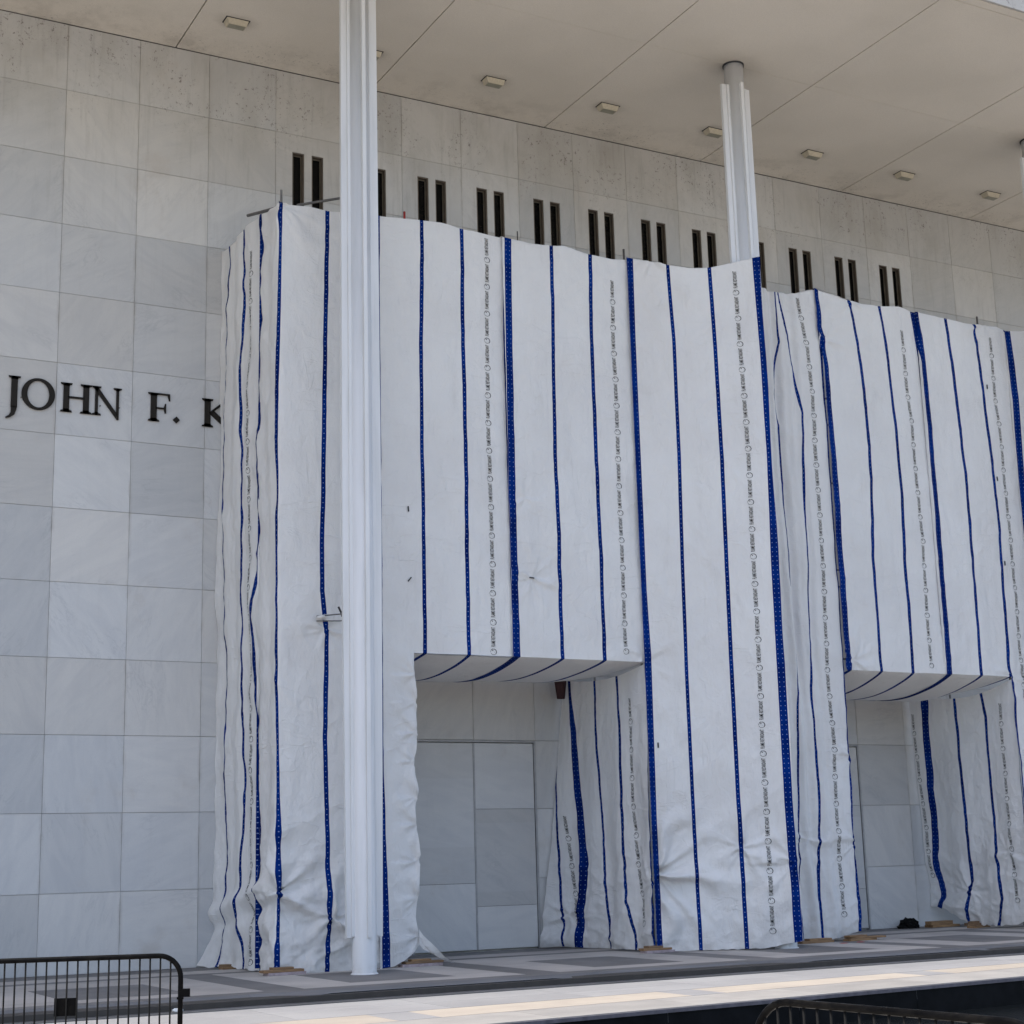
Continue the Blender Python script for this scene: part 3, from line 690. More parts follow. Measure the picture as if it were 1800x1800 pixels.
for i in range(14):
    t = i/13; row = []; ru = []
    for j in range(7):
        q = j/6; x = 6.36+.62*t**.8; y = -3.62-.12*t-.18*(q-.5)*t; z = .55-.50*t**.55+(q-.5)*.30*(1-t)**1.5+.05*math.sin(q*6+t*5)*(1-t); row.append((x, y, max(z, .012))); ru.append((.4+q*.3, t))
    fp.append(row); fu.append(ru)
fo = mesh_from('loose_flap', [(np.array(fp), np.array(fu))], S3)
# ---- S4
s4 = Sheet([(8.50, -3.62), (11.85, -3.62)], 4, None, .5, pinches=[(.52, 7.62, .9, .045, 4, .7), (.4, 9.3, .5, .03, 3, .2), (3.2, 6.1, .6, .03, 4, 1.)])
X4 = lambda tb: [(z, x-8.50) for z, x in tb]
s4.warp = [(0, X4([(14.97, 8.67), (12.71, 8.63), (10.2, 8.61), (6, 8.62)])), (1.08, X4([(15.06, 9.78), (12.86, 9.74), (10.3, 9.71), (6, 9.72)])), (2.08, X4([(15, 10.78), (13, 10.73), (6, 10.73)])), (3.15, X4([(15, 11.87), (6, 11.86)]))]
s4.extra = lapf
T4 = lambda a: TOP(a+8.50)-.002
S4 = sheet_obj('striped white sheet over the right half of the first opening', [grid(s4, .02, 3.26, ZO, T4), hem(s4, .02, 3.26, T4), under(s4, .02, 3.24, ZO, .20, t0=lambda a: np.clip((3.24-a)/1.0, 0, 1))])
lettering(s4, X4([(14.8, 11.31), (13.06, 11.28), (10.47, 11.27), (7.95, 11.26), (6, 11.27)]), 5.99, 14.9, S4, .12)
# ---- S5: slants out over the middle column
s5 = Sheet([(11.70, -3.63), (14.4, -5.21)], 5, None, .75, pinches=[(.04, 1.55, 1.7, .17, 5, .4), (.04, 1.55, .6, .06, 7, 1.), (1.85, 2.05, 1.0, .09, 3, 2.2), (2.95, 1.7, 1.0, .09, 4, 1.7), (.05, 5.95, .9, .04, 3, 4.), (0.6, 15, 1.2, .05, 3, 1.6)])
s5.extra = lambda a, z: lapf(a, z)+.04*np.sin(a*2.1+.8)*np.clip((z-5)/8, 0, 1)
s5.warp = [(0, [(14.99, .09), (13.1, .06), (7.5, .06), (6.1, .10), (4.3, .08), (2.5, .06), (.1, .06)]), (1.08, [(14.8, .92), (13.1, .98), (10.5, .97), (7.9, .92), (5.5, .89), (2.9, .89), (0, .91)]),
           (2.08, [(14.7, 1.86), (13, 1.89), (10.4, 1.90), (7.9, 1.87), (5.5, 1.85), (3, 1.84), (0, 1.85)]), (3.15, [(14.93, 2.90), (12.7, 2.95), (10.4, 2.96), (7.9, 2.90), (3, 2.88), (.1, 2.91)])]
T5 = interp([(0, 15.06), (.49, 14.95), (.93, 14.84), (1.38, 14.77), (1.89, 14.79), (2.4, 14.87), (2.97, 14.96)])
B5 = interp([(0, .07), (.41, .01), (.87, .0), (1.45, .01), (1.8, .02), (2.38, .06), (2.97, .13)])
S5 = sheet_obj('full-height striped white sheet wrapped over the middle column, between the two openings', [grid(s5, 0.01, lambda z: 2.985+.012*np.sin(z*1.7), rag(B5), T5), hem(s5, .01, 2.985, T5, .10)])
lettering(s5, [(14.62, 2.41), (12.36, 2.45), (10.42, 2.48), (8.52, 2.45), (6.06, 2.44), (4.26, 2.41), (2.5, 2.41), (.32, 2.39)], .2, 14.9, S5, .1)
# ---- S6: behind and right of the middle column, gathered
X6 = lambda tb: [(z, x-14.9) for z, x in tb]
def g6(a, z):
    w = np.clip((1.9-a)/.9, 0, 1); q = 1.6*(vn(z*.45, a*.6, 31)-.5); return w*((.05+.04*(vn(z*.8, 0*a, 32)-.5))*np.sin(a*15+4*q+z*.12)+.03*np.sin(a*27+5*q+z*.2)) - .10*w
s6 = Sheet([(14.9, -3.55), (17.20, -3.6)], 6, g6, .7, pinches=[(.95, 2.2, .7, .05, 4, .4), (2.28, 2.1, .7, .06, 4, 2.2), (2.28, 4.0, .5, .05, 4, 1.)])
s6.warp = [(-.2, X6([(0, 15.3), (15, 15.25)])), (1.08, X6([(14.9, 15.98), (13.7, 16.0), (12.4, 15.76), (11.7, 15.86), (8, 15.92), (6, 15.87), (4, 15.79), (1.9, 15.65), (0, 15.62)])),
           (2.08, X6([(14.93, 16.03), (13.44, 16.27), (12, 16.49), (11, 16.43), (7.5, 16.33), (5.6, 16.22), (3, 16.26), (1.4, 16.12), (.1, 16.13)])),
           (3.15, X6([(15, 17.16), (6, 17.22), (2.7, 17.16), (0, 17.15)]))]
T6 = lambda a: TOP(np.clip(a+14.9, 15.6, 17))-.01
e6 = lambda z: 2.27-.04*np.clip((5.5-z)/3, 0, 1)+.015*np.sin(z*2.3)*np.clip((5.9-z), 0, 1)
B6 = interp([(.4, .05), (.95, -.0), (1.2, .0), (1.67, .07), (2.2, .21)])
S6 = sheet_obj('narrow gathered striped sheet just right of the middle column, reaching the ground', [grid(s6, .35, e6, rag(B6), T6, .028), hem(s6, .35, 2.25, T6, .12), jamb_strip(s6, e6, .22, ZO+.2, .3, -.03)])
lettering(s6, X6([(14.76, 16.57), (13.64, 16.74), (12.57, 16.80), (11, 16.77), (9.1, 16.76), (7.9, 16.74), (6, 16.70), (4.3, 16.74), (2.5, 16.68), (.7, 16.68)]), .3, 14.9, S6, .2)
# ---- S7
X7 = lambda tb: [(z, x-17.00) for z, x in tb]
s7 = Sheet([(17.0, -3.64), (20.5, -3.62)], 7, None, .5, pinches=[(.25, 13.9, .6, .06, 4, .6), (.4, 6.2, .7, .05, 4, 1.5), (1.2, 15, .9, .05, 4, 2.)])
s7.warp = [(0, X7([(15.12, 17.05), (14.2, 17.08), (13.95, 17.17), (12.4, 17.21), (6, 17.25)])), (1.08, X7([(15, 18.08), (13.4, 18.31), (12, 18.37), (10.5, 18.36), (8.7, 18.23), (6, 18.22)])),
           (2.08, X7([(15, 19.06), (13.8, 19.18), (12.1, 19.28), (10.3, 19.31), (8.7, 19.24), (6, 19.22)])), (3.15, X7([(15, 20.13), (13.7, 20.3), (10.3, 20.35), (6.4, 20.29)]))]
s7.extra = lapf
T7 = lambda a: TOP(a+17.0)+.004
e7 = lambda z: .02+.13*np.clip((14.2-z)/1., 0, 1)+.03*np.clip((7.5-z)/1.5, 0, 1)
S7 = sheet_obj('striped white sheet over the left part of the second opening, its wide left stripe peeling', [grid(s7, e7, 3.38, ZO, T7), hem(s7, .05, 3.38, T7), under(s7, .22, 3.38, ZO, .42, t0=lambda a: np.clip(a/.8, 0, 1))])
lettering(s7, X7([(15, 19.7), (13, 19.74), (12.15, 19.8), (10.6, 19.8), (9.2, 19.84), (7.1, 19.77), (6, 19.78)]), 5.99, 15.0, S7, .1)
# ---- S8
X8 = lambda tb: [(z, x-20.2) for z, x in tb]
s8 = Sheet([(20.2, -3.63), (23.9, -3.63)], 8, None, .6, pinches=[(2.15, 6, .8, .04, 4, 1.), (2.3, 15, .8, .05, 5, 2.)])
s8.warp = [(0, X8([(15, 20.13), (13.7, 20.3), (10.3, 20.35), (6.4, 20.29)])), (1.08, X8([(15, 21.19), (13.8, 21.29), (12.3, 21.35), (10.7, 21.41), (6.2, 21.32)])), (2.08, X8([(15, 22.17), (13.2, 22.29), (10, 22.4), (6.2, 22.28), (5.8, 22.36), (0, 22.33)])), (3.15, X8([(15, 23.22), (13.7, 23.38), (0, 23.4)]))]
s8.extra = lapf
T8 = lambda a: TOP(a+20.2)-.006
A8 = 2.14; e8 = lambda z: A8+.02*np.sin(z*2.1)*np.clip(5.9-z, 0, 1)-.06*np.clip((3-z)/3, 0, 1)
S8 = sheet_obj('striped white sheet over the right half of the second opening', [grid(s8, -.03, A8, ZO, T8, .04), grid(s8, A8, 3.7, ZO, T8, .06, na=24), grid(s8, e8, 3.7, .05, ZO, .05, na=24), hem(s8, -.03, 3.7, T8), under(s8, -.03, A8, ZO, .42, t0=lambda a: np.clip((A8-a)/1.1, 0, 1))])
lettering(s8, X8([(14.7, 22.69), (13.2, 22.66), (11.9, 22.72), (6, 22.72), (0, 22.7)]), .2, 14.9, S8, .12)
# ---- S9
s9 = Sheet([(23.15, -3.66), (25.9, -5.25)], 9, None, .5); s9.extra = lambda a, z: .10*np.exp(-a/.35)
s9.warp = [(0, [(0, .05), (11, .06), (13, .12), (14, .10), (14.9, .05)])]
S9 = sheet_obj('striped white sheet at the right edge whose wide blue border hangs free', [grid(s9, -.06, 3.0, .1, interp([(0, 14.87), (3, 14.9)]), .07)])
# ---- jambs
j1 = Sheet([(11.725, -3.63), (11.70, -.14)], 11, None, 1.2, pathlow=[(11.725, -3.63), (11.55, -1.2), (10.93, -.16)], zl=0., zh=5.9)
def flipn(s):                                                # the visible side faces -x: reverse the outward normal
    b = s.base
    def nb(a, z): x, y, nx, ny = b(a, z); return x, y, -nx, -ny
    s.base = nb
flipn(j1)
gj = lambda a, z: .05*np.sin(a*5.5+z*.3+2*vn(z*.7, a, 5))*np.clip((5.9-z)/4, 0, 1)+.08*np.clip((1.1-z)/1.1, 0, 1)*np.clip((a-1.5)/1.5, 0, 1)*np.sin(z*9)
j1.extra = gj
j1.warp = [(3.15, [(5.5, -.10), (3.1, -.07), (.8, .0)]), (2.08, [(5.8, 1.17), (4.65, 1.05), (2.6, 1.02), (1.06, .96), (.1, .71)]), (1.08, [(5.9, 2.13), (4.4, 1.98), (3.2, 1.87), (2, 1.82), (.9, 1.72), (0, 1.57)]),
           (.1, [(5.9, 3.12), (4.7, 2.83), (3.3, 2.57), (1.8, 2.32), (.9, 2.40), (0, 2.42)]), (-.1, [(5.9, 3.26), (4.7, 3.04), (3.3, 2.86), (1.8, 2.66), (.9, 2.72), (0, 2.68)]), (-1.07, [(5.9, 3.75), (3.5, 3.45), (2.54, 3.31), (1.43, 3.12), (0, 2.93)]), (-2.07, [(6, 4.6), (0, 3.9)])]
j1.pin = [(.1, 1.4, .6, .05, 4, 2.), (2.9, .7, .6, .06, 4, 1.)]
bj1 = lambda a: .02+.03*vn(a*3, 0*a, 9)
J1 = sheet_obj('striped white sheet lining the right side of the first opening, flaring out at the ground', [grid(j1, .0, j1.length, bj1, lambda a: 5.92-.14*np.sin(np.clip(a/3.3, 0, 1)*math.pi), .032)])
lettering(j1, [(.3, .36), (.6, .40), (1.8, .6), (3.2, .68), (6, .62)], .4, 5.8, J1, .1, flip=-1)
lettering(j1, [(.45, 2.63), (1.55, 2.82), (2.66, 3.08), (3.55, 3.24)], .3, 3.4, J1, .2, flip=-1)
j2 = Sheet([(22.36, -3.62), (22.18, -.10)], 12, None, 1.2, pathlow=[(22.34, -3.62), (22.36, -1.6), (22.50, -.10)], zl=.2, zh=5.9)
flipn(j2)
j2.warp = [(3.15, [(5.8, -.10), (3.7, -.08), (1.8, -.04)]), (2.08, [(5.8, 1.08), (5.1, .97), (3.1, 1.04), (1.8, .97), (.7, .9), (.1, 1.12)]), (1.08, [(5.8, 1.93), (4, 1.89), (2.5, 1.9), (1.1, 1.95), (.3, 2.19)]),
           (.1, [(5.8, 2.82), (4.4, 2.90), (2.8, 2.98), (1.4, 3.08), (.7, 2.96), (.4, 3.2)]), (-.1, [(5.8, 3.1), (4.4, 3.17), (2.8, 3.22), (1.4, 3.32), (.7, 3.18), (.4, 3.4)]), (-1.07, [(6, 4), (0, 4.2)])]
j2.extra = lambda a, z: -.05*np.sin(a*4.2+z*.5+2*vn(z*.7, a, 6))*np.clip((5.5-z)/4, 0, 1)+.10*np.exp(-((z-.55)/.25)**2)*np.clip((a-1)/2, 0, 1)
j2.pin = [(2.0, .9, .7, .07, 4, 2.), (.6, 1.8, .8, .05, 3, .5)]
bj2 = interp([(0, .28), (.5, .1), (1.0, .03), (1.6, .05), (2.1, .14), (2.5, .22), (3.0, .38), (3.5, .45)])
J2 = sheet_obj('striped white sheet lining the right side of the second opening, hem lifted off the boards', [grid(j2, .0, j2.length, rag(bj2, .12), lambda a: 5.92-.30*np.sin(np.clip(a/3.4, 0, 1)*math.pi), .032)])
lettering(j2, [(0, .47), (6, .46)], .5, 5.8, J2, .1, flip=-1)
lettering(j2, [(0, 3.36), (6, 3.44)], .9, 5.8, J2, .3, flip=-1)
# black ties pinned through the cloth
def ties(sh, par, L):
    for a, z, an in L:
        p = sh.pos(np.array([a]), np.array([z]), .012)[0]; c, s_ = math.cos(an), math.sin(an); h, w = .055, .011
        V = [(p[0]+dx*c-dz*s_, p[1]-d, p[2]+dx*s_+dz*c) for d in (0, .02) for dx, dz in ((-w, -h), (w, -h), (w, h), (-w, h))]
        obj('cable_tie', me('cable_tie', V, [(0, 1, 2, 3), (4, 7, 6, 5), (0, 4, 5, 1), (1, 5, 6, 2), (2, 6, 7, 3), (3, 7, 4, 0)], TIE), par)
ties(s3, S3, [(.74, 8.86, .05), (.75, 7.43, -.7)]); ties(s4, S4, [(.52, 7.62, 1.5)]); ties(s8, S8, [(2.23, 13.33, 0), (2.26, 10.93, .1), (2.25, 8.78, 0)])
ties(s5, S5, [(.22, 4.2, 0)])

# ------------------------------------------------------------------ scaffold under the cloth
scf = tag(empty('scaffold', (3.6, -3.4, 0)), 'tube scaffold hidden under the striped cloth, only its pole ends and rails showing above', 'scaffold')
def sp(name, pts, r, mat): 
    V, F = tube(pts, r, 8); V = [(x-3.6, y+3.4, z) for x, y, z in V]; return obj(name, me(name, V, F, mat, True), scf)
for x, zt_, mat, zb_ in ((3.62, 15.32, STEEL, .12), (6.12, 14.6, STEEL, .12), (9.06, 15.35, TIE, 6.2), (11.80, 15.38, STEELD, .12), (15.2, 14.6, STEELD, .12), (17.0, 14.6, STEELD, .12), (19.86, 15.2, STEELD, 6.4), (22.52, 15.28, STEELD, .12)):
    yy = -3.1 if 15 < x < 18 else -3.40
    sp('post', [(x, yy, zb_), (x, yy, zt_)], .026 if mat is not TIE else .012, mat)
sp('post', [(6.345, -3.42, 14.9), (6.345, -3.42, 15.32)], .026, REDP)
for x in (3.62, 6.12, 11.95, 17.0, 22.6): sp('post', [(x, -1.2 if x < 17 else -1.2, .12), (x, -1.2, 14.6)], .026, STEEL)
for z in (6.3, 8.4, 10.5, 12.6, 14.6): sp('ledger', [(3.7, -3.12, z), (25, -3.12, z)], .024, STEELD)
for z in (8.4, 12.6, 14.6): sp('ledger', [(3.6, -1.2, z), (25, -1.2, z)], .024, STEELD)
sp('guard_rail', [(3.62, -1.35, 15.55), (3.75, -2.6, 15.25)], .035, STEELD)
sp('guard_rail', [(4.0, -3.3, 15.10), (5.3, -3.25, 15.56)], .028, STEELD)
# rods that tie the scaffold to the near column through a slit in the cloth
tie = tag(empty('column_tie', (4.5, -3.7, 6.6)), 'pair of thin rods poking through a slit in the cloth towards the near column', 'scaffold tie')
def tp(name, pts, r, mat): V, F = tube(pts, r, 8); V = [(x-4.5, y+3.7, z-6.6) for x, y, z in V]; obj(name, me(name, V, F, mat, True), tie)
tp('rod', [(4.25, -3.5, 6.61), (4.62, -4.0, 6.60), (4.66, -4.5, 6.58)], .013, STEELD)
tp('rod', [(4.25, -3.5, 6.52), (4.62, -4.0, 6.47), (4.66, -4.5, 6.44)], .011, STEELD)
tp('clamp', [(4.58, -4.0, 6.74), (4.63, -4.02, 6.62), (4.65, -4.02, 6.55)], .02, TIE)
lip = []; lu = []
for i in range(12):
    t = i/11; row = []; ru = []
    for j in range(9):
        q = j/8; ang = (q*2-1)*1.5
        row.append((4.27+.34*t, -3.64-.16*math.sin(math.pi*min(1, t*1.4+.1))*math.cos(ang)*(1-.55*t), 6.57+.075*math.sin(ang)*(.25+1.1*t)*(1.2-.5*t)+.02*t)); ru.append((.3+.1*q, t*.3))
    lip.append(row); lu.append(ru)
mesh_from('slit_lip', [(np.array(lip), np.array(lu))], S2)

# ------------------------------------------------------------------ boards, lump, small litter
def boards(x, y, label, layers, rz=0., z0=0.):
    t = tag(empty('timber_pad', (x, y, z0)), label, 'timber boards', 'timber pads under the scaffold feet'); t.rotation_euler = (0, 0, rz)
    z = 0
    for (w, d, h, dx, dy, an, mat) in layers:
        o = MB().box(-w/2, w/2, -d/2, d/2, 0, h, bev=.004).build('board', mat, t, (dx, dy, z)); o.rotation_euler = (0, 0, an); z += h+.001
    return t
boards(3.62, -3.62, 'timber pad of stacked boards under the front left corner of the cloth', [(.74, .26, .05, .02, -.05, .03, PLANKG), (.78, .24, .045, -.03, -.03, .0, WOOD), (.40, .2, .04, -.02, .0, -.05, WOOD)], .05)
boards(3.50, -1.05, 'small timber pad under the side sheet near the wall', [(.4, .25, .05, 0, 0, .02, WOOD), (.3, .2, .04, -.05, 0, .1, WOOD)])
boards(6.42, -3.50, 'timber pad with two boards beside the loose flap right of the near column', [(.84, .24, .05, 0, -.03, .0, PLANKG), (.80, .2, .045, .06, 0, .03, WOOD), (.42, .16, .035, .0, 0, .02, WOOD)])
boards(11.68, -3.72, 'timber pad at the right foot of the first opening', [(.78, .26, .05, .02, -.02, .03, PLANKG), (.80, .22, .045, -.0, 0, -.02, WOOD), (.5, .2, .04, -.02, .02, .04, WOOD)])
boards(15.75, -3.68, 'low brown boards under the gathered sheet right of the middle column', [(.9, .25, .05, 0, 0, .05, WOOD), (.6, .2, .04, .1, 0, 0, WOOD)])
boards(16.95, -3.75, 'splayed timber pad at the left foot of the second opening', [(.8, .24, .045, 0, 0, .1, WOOD), (.95, .2, .04, .15, .0, -.12, WOOD), (.6, .16, .03, -.1, .02, .2, WOOD)])
boards(22.15, -.62, 'dark boards by the wall under the lifted hem in the second opening', [(.9, .3, .06, .1, 0, 0, WOOD), (.8, .2, .09, .0, 0, .1, WOOD)])
boards(22.28, -1.75, 'broken boards lying in front under the lifted hem in the second opening', [(.7, .25, .06, .1, 0, .3, WOOD), (.5, .2, .06, .0, 0, -.3, WOOD), (.4, .12, .04, 0, 0, .1, WOOD)])
def lump(name, c, r, n, mat, seed, flat=True):
    V = []; F = []; m = n*2
    for i in range(n+1):
        th = math.pi*i/n
        for j in range(m):
            ph = 2*math.pi*j/m; d = Vector((math.sin(th)*math.cos(ph), math.sin(th)*math.sin(ph), math.cos(th)))
            k = .72+.5*float(ridge(np.array(d.x*2.3+d.z*1.7+9), np.array(d.y*2.3+d.z+5), seed)); V.append((d.x*r[0]*k, d.y*r[1]*k, max(d.z*r[2]*k, -.0)))
            if i < n: F.append((i*m+j, i*m+(j+1) % m, (i+1)*m+(j+1) % m, (i+1)*m+j))
    return obj(name, me(name, V, F, mat), None, c)
tag(lump('rubbish_bag', (21.32, -.42, .0), (.36, .22, .25), 14, BLACKC, 3), 'crumpled black plastic heap on the ground against the wall in the second opening', 'rubbish bag')
tag(lump('coiled_hose', (23.6, -2.4, .0), (.3, .25, .2), 12, STEELD, 8), 'dark heap of hose at the foot of the far right sheet', 'hose')
tag(lump('paper_scrap', (.25, -8.32, -.115), (.10, .06, .05), 6, PAPER, 5), 'scrap of white paper lying in the gutter behind the left barrier', 'paper scrap')
for i, (x, y, lab) in enumerate(((16.0, -4.35, 'left scrap of red tape on the paving in front of the splayed boards'), (16.5, -4.30, 'right scrap of red tape on the paving in front of the splayed boards'))):
    tag(lump('red_tape_scrap', (x, y, .0), (.13, .07, .015), 5, REDP, 6+i), lab, 'tape scrap')
# dark red box hung beside the right jamb of the first opening
hb = tag(empty('hanging_bucket', (11.50, -.42, 5.50)), 'dark red tapered bucket hanging high in the right corner of the first opening', 'bucket')
obj('bucket_body', me('bucket_body', *lathe([(0, 0), (.09, 0), (.14, .40), (.145, .42), (.13, .41), (.08, .04)], 14), DRED, True), hb)
obj('bucket_lining', me('bucket_lining', *lathe([(.12, .40), (.14, .425), (.16, .47), (.13, .50), (.08, .46)], 14), TIE, False), hb)
V, F = tube([(-.13, 0, .42), (-.08, -.02, .54), (0, -.02, .58), (.08, -.02, .54), (.13, 0, .42)], .012, 6); obj('bucket_handle', me('bucket_handle', V, F, STEEL, True), hb)

# ------------------------------------------------------------------ ground
wk = tag(empty('pavement', (0, 0, 0)), kind='structure')
P3 = 3*W
MB().box(-60, 80, -8.3, .3, -.25, -.03).build('paving_bed', GAPM, wk)
lay = {}
def pv(x0, x1, y0, y1, mat, name='paving_slab'):
    nx = max(1, round((x1-x0)/1.6)); ny = max(1, round((y1-y0)/1.9))
    if nx > 1 or ny > 1:
        for i in range(nx):
            for j in range(ny): pv1(x0+(x1-x0)*i/nx, x0+(x1-x0)*(i+1)/nx, y0+(y1-y0)*j/ny, y0+(y1-y0)*(j+1)/ny, mat, name)
    else: pv1(x0, x1, y0, y1, mat, name)
def pv1(x0, x1, y0, y1, mat, name='paving_slab'):
    w, d = round(x1-x0, 3), round(y1-y0, 3); key = (w, d, mat.name)
    if key not in lay: lay[key] = me(name, *_flatbox(w/2-.003, d/2-.003), mat)
    return obj(name, lay[key], wk, ((x0+x1)/2, (y0+y1)/2, rp.uniform(-.0015, .0015)))
def _flatbox(a, b):
    return [(-a, -b, -.03), (a, -b, -.03), (a, b, -.03), (-a, b, -.03), (-a, -b, 0), (a, -b, 0), (a, b, 0), (-a, b, 0)], [(4, 5, 6, 7), (0, 1, 5, 4), (1, 2, 6, 5), (2, 3, 7, 6), (3, 0, 4, 7)]
for i in range(-2, 6):
    c = P3*i; bx0, bx1 = c-P3/2-.35, c-P3/2+.32; nx0, nx1 = bx1, bx0+P3
    pv(bx0, bx1, -2.0, -1.1, PAVE); pv(bx0, bx1, -4.6, -2.0, PAVED); pv(bx0, bx1, -7.15, -4.6, PAVED)
    for a, b in ((nx0, c), (c, nx1)):
        pv(a, b, -.0-1.1, -.05, PAVED); pv(a, b, -2.0, -1.1, PAVE); pv(a, b, -2.42, -2.0, PAVED); pv(a, b, -3.9, -2.42, PAVE); pv(a, b, -7.15, -6.55, PAVE)
    pv(bx0, bx1, -1.1, -.05, PAVED)
    pv(nx0, c-.97, -6.55, -3.9, PAVE); pv(c+.97, nx1, -6.55, -3.9, PAVE); pv(c-.97, c, -6.55, -3.9, PAVED); pv(c, c+.97, -6.55, -3.9, PAVED)
    pv(bx0, c, -7.6, -7.15, PAVED); pv(c, bx0+P3, -7.6, -7.15, PAVED)
MB().box(-60, -2.5*P3-.36, -7.6, -.05, -.1, -.002).build('paving_stretch', PAVE, wk)
MB().box(5.5*P3, 80, -7.6, -.05, -.1, -.002).build('paving_stretch', PAVE, wk)
# kerb stones; dropped in front of every door
def dropz(x):
    q = (x-6*W*.5+6*W/2) % (6*W); q = (x % (6*W)); t = abs(q if q < 3*W else q-6*W)        # distance from a door axis (multiples of 6W)
    return -.105*max(0, min(1, (2.55-t)/.9)) if False else -.105*max(0, min(1, (2.6-t)/.9))
L = 6*W/6
for i in range(-10, 26):
    x0, x1 = i*L+.003, (i+1)*L-.003; V = []; F = []; n = 5
    for k in range(n):
        x = x0+(x1-x0)*k/(n-1); z = dropz(x)
        V += [(x, -7.6, 0.0), (x, -7.62-(.0), -.0+z*.0), (x, -8.13, z-.002), (x, -8.16, z-.016), (x, -8.17, -.2)]
        if k:
            for m_ in range(4): F.append(((k-1)*5+m_, (k-1)*5+m_+1, k*5+m_+1, k*5+m_))
    F += [(0, 1, 2, 3, 4), tuple(range(len(V)-1, len(V)-6, -1))]
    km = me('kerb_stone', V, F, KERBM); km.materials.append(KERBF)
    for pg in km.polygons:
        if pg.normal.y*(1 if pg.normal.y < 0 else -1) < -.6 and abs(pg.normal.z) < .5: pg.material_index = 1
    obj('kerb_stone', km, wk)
gut = tag(MB().box(-60, 80, -8.595, -8.15, -.3, -.115).build('gutter', GUTM), kind='structure')
def strip(name, x0, x1, yf0, yf1, z, mat, parent=None, seg=1, dz=.2):
    V = []; F = []
    V = [(x0, yf0(x0), z), (x1, yf0(x1), z), (x1, yf1(x1), z), (x0, yf1(x0), z)]; V += [(a, b, z-dz) for a, b, _ in V]
    F = [(0, 1, 2, 3), (4, 5, 1, 0), (5, 6, 2, 1), (6, 7, 3, 2), (7, 4, 0, 3)]
    return obj(name, me(name, V, F, mat), parent)
yG = lambda x: -8.60; yA = lambda x: -10.85+.045*x; yB = lambda x: -12.05+.075*x; yE = lambda x: -13.3+.07*x
rd = tag(empty('road', (0, 0, 0)), kind='structure')
xr = [-60]+[-8.4+2.4*k_ for k_ in range(17)]+[80]
for a, b in zip(xr[:-1], xr[1:]):
    g_ = .004; strip('road_slab', a+g_, b-g_, lambda x: (yG(x)+yA(x))/2+g_, yG, -.132, ROADM, rd); strip('road_slab', a+g_, b-g_, yA, lambda x: (yG(x)+yA(x))/2-g_, -.132, ROADM, rd)
gaps = [(2.2+4.97*i, 2.85+4.97*i) for i in range(-3, 7)]
px = -60
for a, b in gaps:
    strip('tan_slab', px+.004, a-.004, yB, lambda x: yA(x)-.006, -.134, TANM, rd); strip('grey_slab', a, b, yB, lambda x: yA(x)-.006, -.134, ROADM, rd); px = b
strip('tan_slab', px+.004, 80, yB, lambda x: yA(x)-.006, -.134, TANM, rd)
x = -20.
while x < 50: strip('coping_stone', x+.004, x+2.4-.004, yE, lambda q: yB(q)-.008, -.136, WHM, rd); x += 2.4
strip('coping_edge', -20, 50, lambda q: yE(q)-.03, lambda q: yE(q)-.001, -.150, EDGEM, rd, dz=.05)
pl = tag(empty('pool_basin', (0, 0, 0)), kind='structure')
x = 1.0
while x < 50:
    V = [(x+.003, yE(x)-.004, -.16), (x+2.4-.003, yE(x+2.4)-.004, -.16), (x+2.4-.003, yE(x+2.4)-.004, -1.), (x+.003, yE(x)-.004, -1.)]; V += [(a, b+.05, c) for a, b, c in V]
    obj('wall_slab', me('wall_slab', V, [(3, 2, 1, 0), (4, 5, 6, 7), (0, 1, 5, 4), (1, 2, 6, 5), (3, 0, 4, 7)], POOLM), pl); x += 2.4
strip('pool_floor', 1, 50, lambda q: -20, lambda q: yE(q), -.9, POOLM, pl)
MB().box(.9, 1.0, -20, yE(1)-.004, -1, -.15).build('pool_end_wall', POOLM, pl)
wm = NM('dark_water', .1, spec=.04); wp = wm.pos()
foam = wm.math('MULTIPLY', wm.ramp(wm.noise(wp, 7, 8, .8), .66, .72), wm.ramp(wm.noise(wp, .8, 3), .45, .65))
wm.color(wm.mix(foam, (.004, .005, .006), (.30, .31, .32))); wm.set(wm.b.inputs['Roughness'], wm.ramp(foam, 0, 1, .15, .7)); wm.bump(wm.noise(wm.mapping(wp, (1, 1, 1)), 9, 6, .7), .5, .05)
tag(strip('pool_water', 1.0, 50, lambda q: -20, lambda q: yE(q)-.02, -.56, wm.m, None, dz=.05), kind='structure')
# the plaza round the pool and the land beyond
gp = MB()
gp.box(-400, 1.0-.1, -400, -13.35, -.6, -.14).box(.9, 50, -400, -20.0, -.6, -.14).box(50, 400, -400, -9, -.6, -.14).box(-400, -20, -13.35, -8.8, -.6, -.14)
for (a, b) in ((-20, .9),):
    pass
tag(gp.build('plaza_ground', GROUND), kind='structure')
strip('verge_slab', -20, .9, lambda q: -13.35, lambda q: yE(q)-.03, -.141, WHM, rd)
tag(MB().box(-1500, 1500, -1500, 1500, -1.6, -1.5).build('land', simple('distant_land', (.12, .13, .08), .9, scale=.02)), kind='structure')

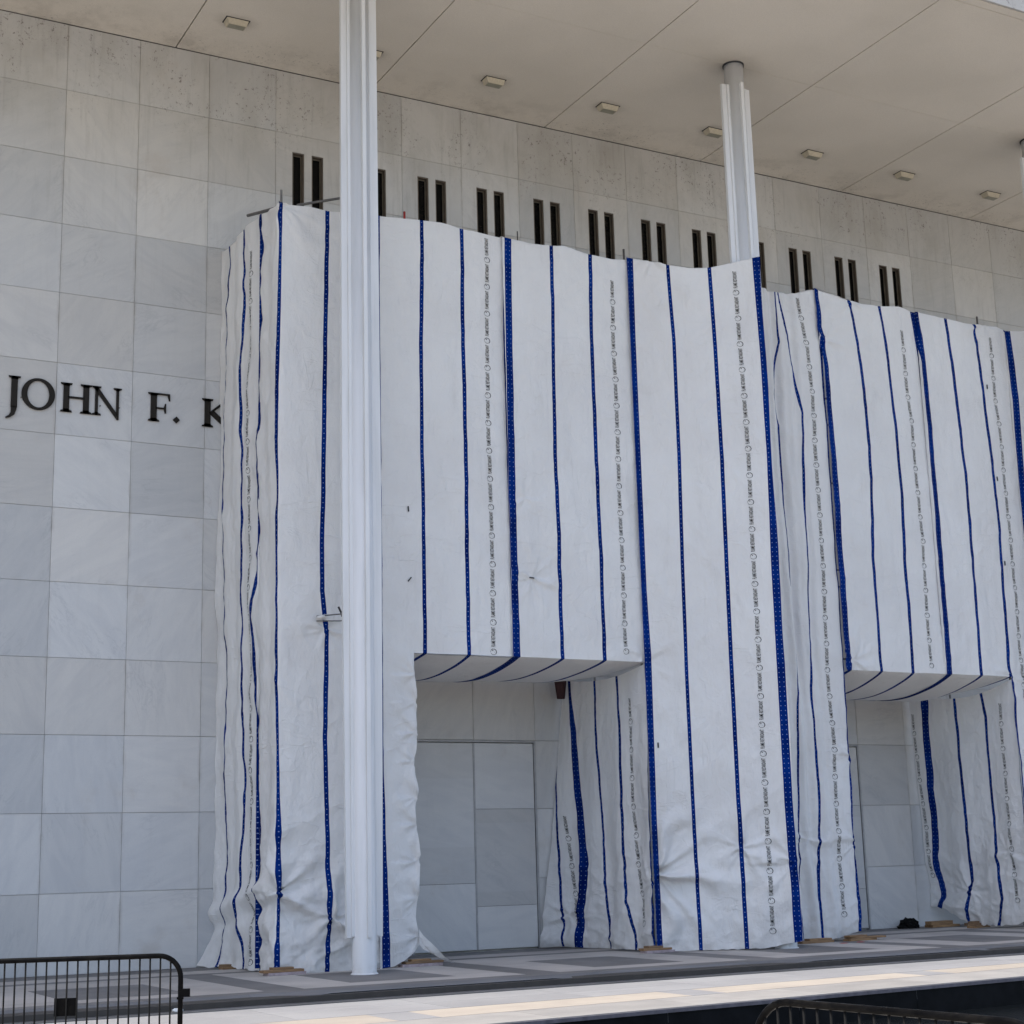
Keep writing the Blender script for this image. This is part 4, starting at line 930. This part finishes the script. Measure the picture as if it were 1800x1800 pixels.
# ------------------------------------------------------------------ crowd barriers
def barrier(origin, d, L, H, label, spacing, rr=.0225, rc=.17, bracket=None, plate=None, rb=.008):
    """origin: ground point under the visible end; d: unit plan direction of the rail"""
    t = tag(empty('crowd_barrier', origin), label, 'crowd barrier', 'black steel crowd barriers'); t.rotation_euler = (0, 0, math.atan2(d[1], d[0]))
    pts = [(0, 0, .0)]
    pts += [(0, 0, H-rc)]+[(rc-rc*math.cos(a), 0, H-rc+rc*math.sin(a)) for a in [math.pi/2*k/9 for k in range(1, 9)]]+[(rc, 0, H)]
    pts += [(L-rc, 0, H)]+[(L-rc+rc*math.sin(a), 0, H-rc+rc*math.cos(a)) for a in [math.pi/2*k/9 for k in range(1, 9)]]+[(L, 0, H-rc), (L, 0, 0)]
    obj('outer_frame', me('outer_frame', *tube(pts, rr, 14), BLACKP, True), t)
    obj('bottom_rail', me('bottom_rail', *tube([(0, 0, .17), (L, 0, .17)], rr*.8, 12), BLACKP, True), t)
    n = int(L/spacing); bm = me('upright_bar', *tube([(0, 0, .17), (0, 0, H-.005)], rb, 8), BARM, True)
    bs = me('upright_bar', *tube([(0, 0, .17), (0, 0, H-.05)], rb, 8), BARM, True)
    for k in range(1, n):
        x = k*spacing
        if x > L-.03: break
        obj('upright_bar', bs if x < rc*.7 or x > L-rc*.7 else bm, t, (x, 0, 0))
    for x in (.25, L-.25): obj('foot', me('foot', *tube([(x, -.3, .02), (x, -.04, .12), (x, .04, .12), (x, .3, .02)], .018, 8), BLACKP, True), t)
    if bracket:
        MB().box(-.085, .02, -.03, .03, bracket-.035, bracket+.035, bev=.004).build('hook_bracket', BLACKP, t)
        MB().box(-.03, .03, -.028, .028, bracket-.055, bracket-.036).build('hook_lug', BLACKP, t)
    if plate: MB().box(plate[0], plate[1], -.014, -.009, plate[2], plate[3], bev=.0015).build('name_plate', BLACKP, t)
    return t
lr = Vector((-2.508, -17.517, 0)); ll2 = Vector((-3.999, -16.938, 0)); dd = (ll2-lr).normalized()
barrier((lr.x, lr.y, -.14), dd, 2.3, 1.285, 'black crowd barrier at lower left with a square plate between its bars', .0915, .0235, .20, bracket=.955, plate=(.91, 1.115, .79, .945))
a_ = Vector((-.94, -24.585, 0)); b_ = Vector((-.846, -26.169, 0)); dd = (b_-a_).normalized(); st = a_-dd*.50
barrier((st.x, st.y, -.14), dd, 2.3, 1.185, 'dusty black crowd barrier at lower right standing in front of the dark pool', .115, .0225, .32)
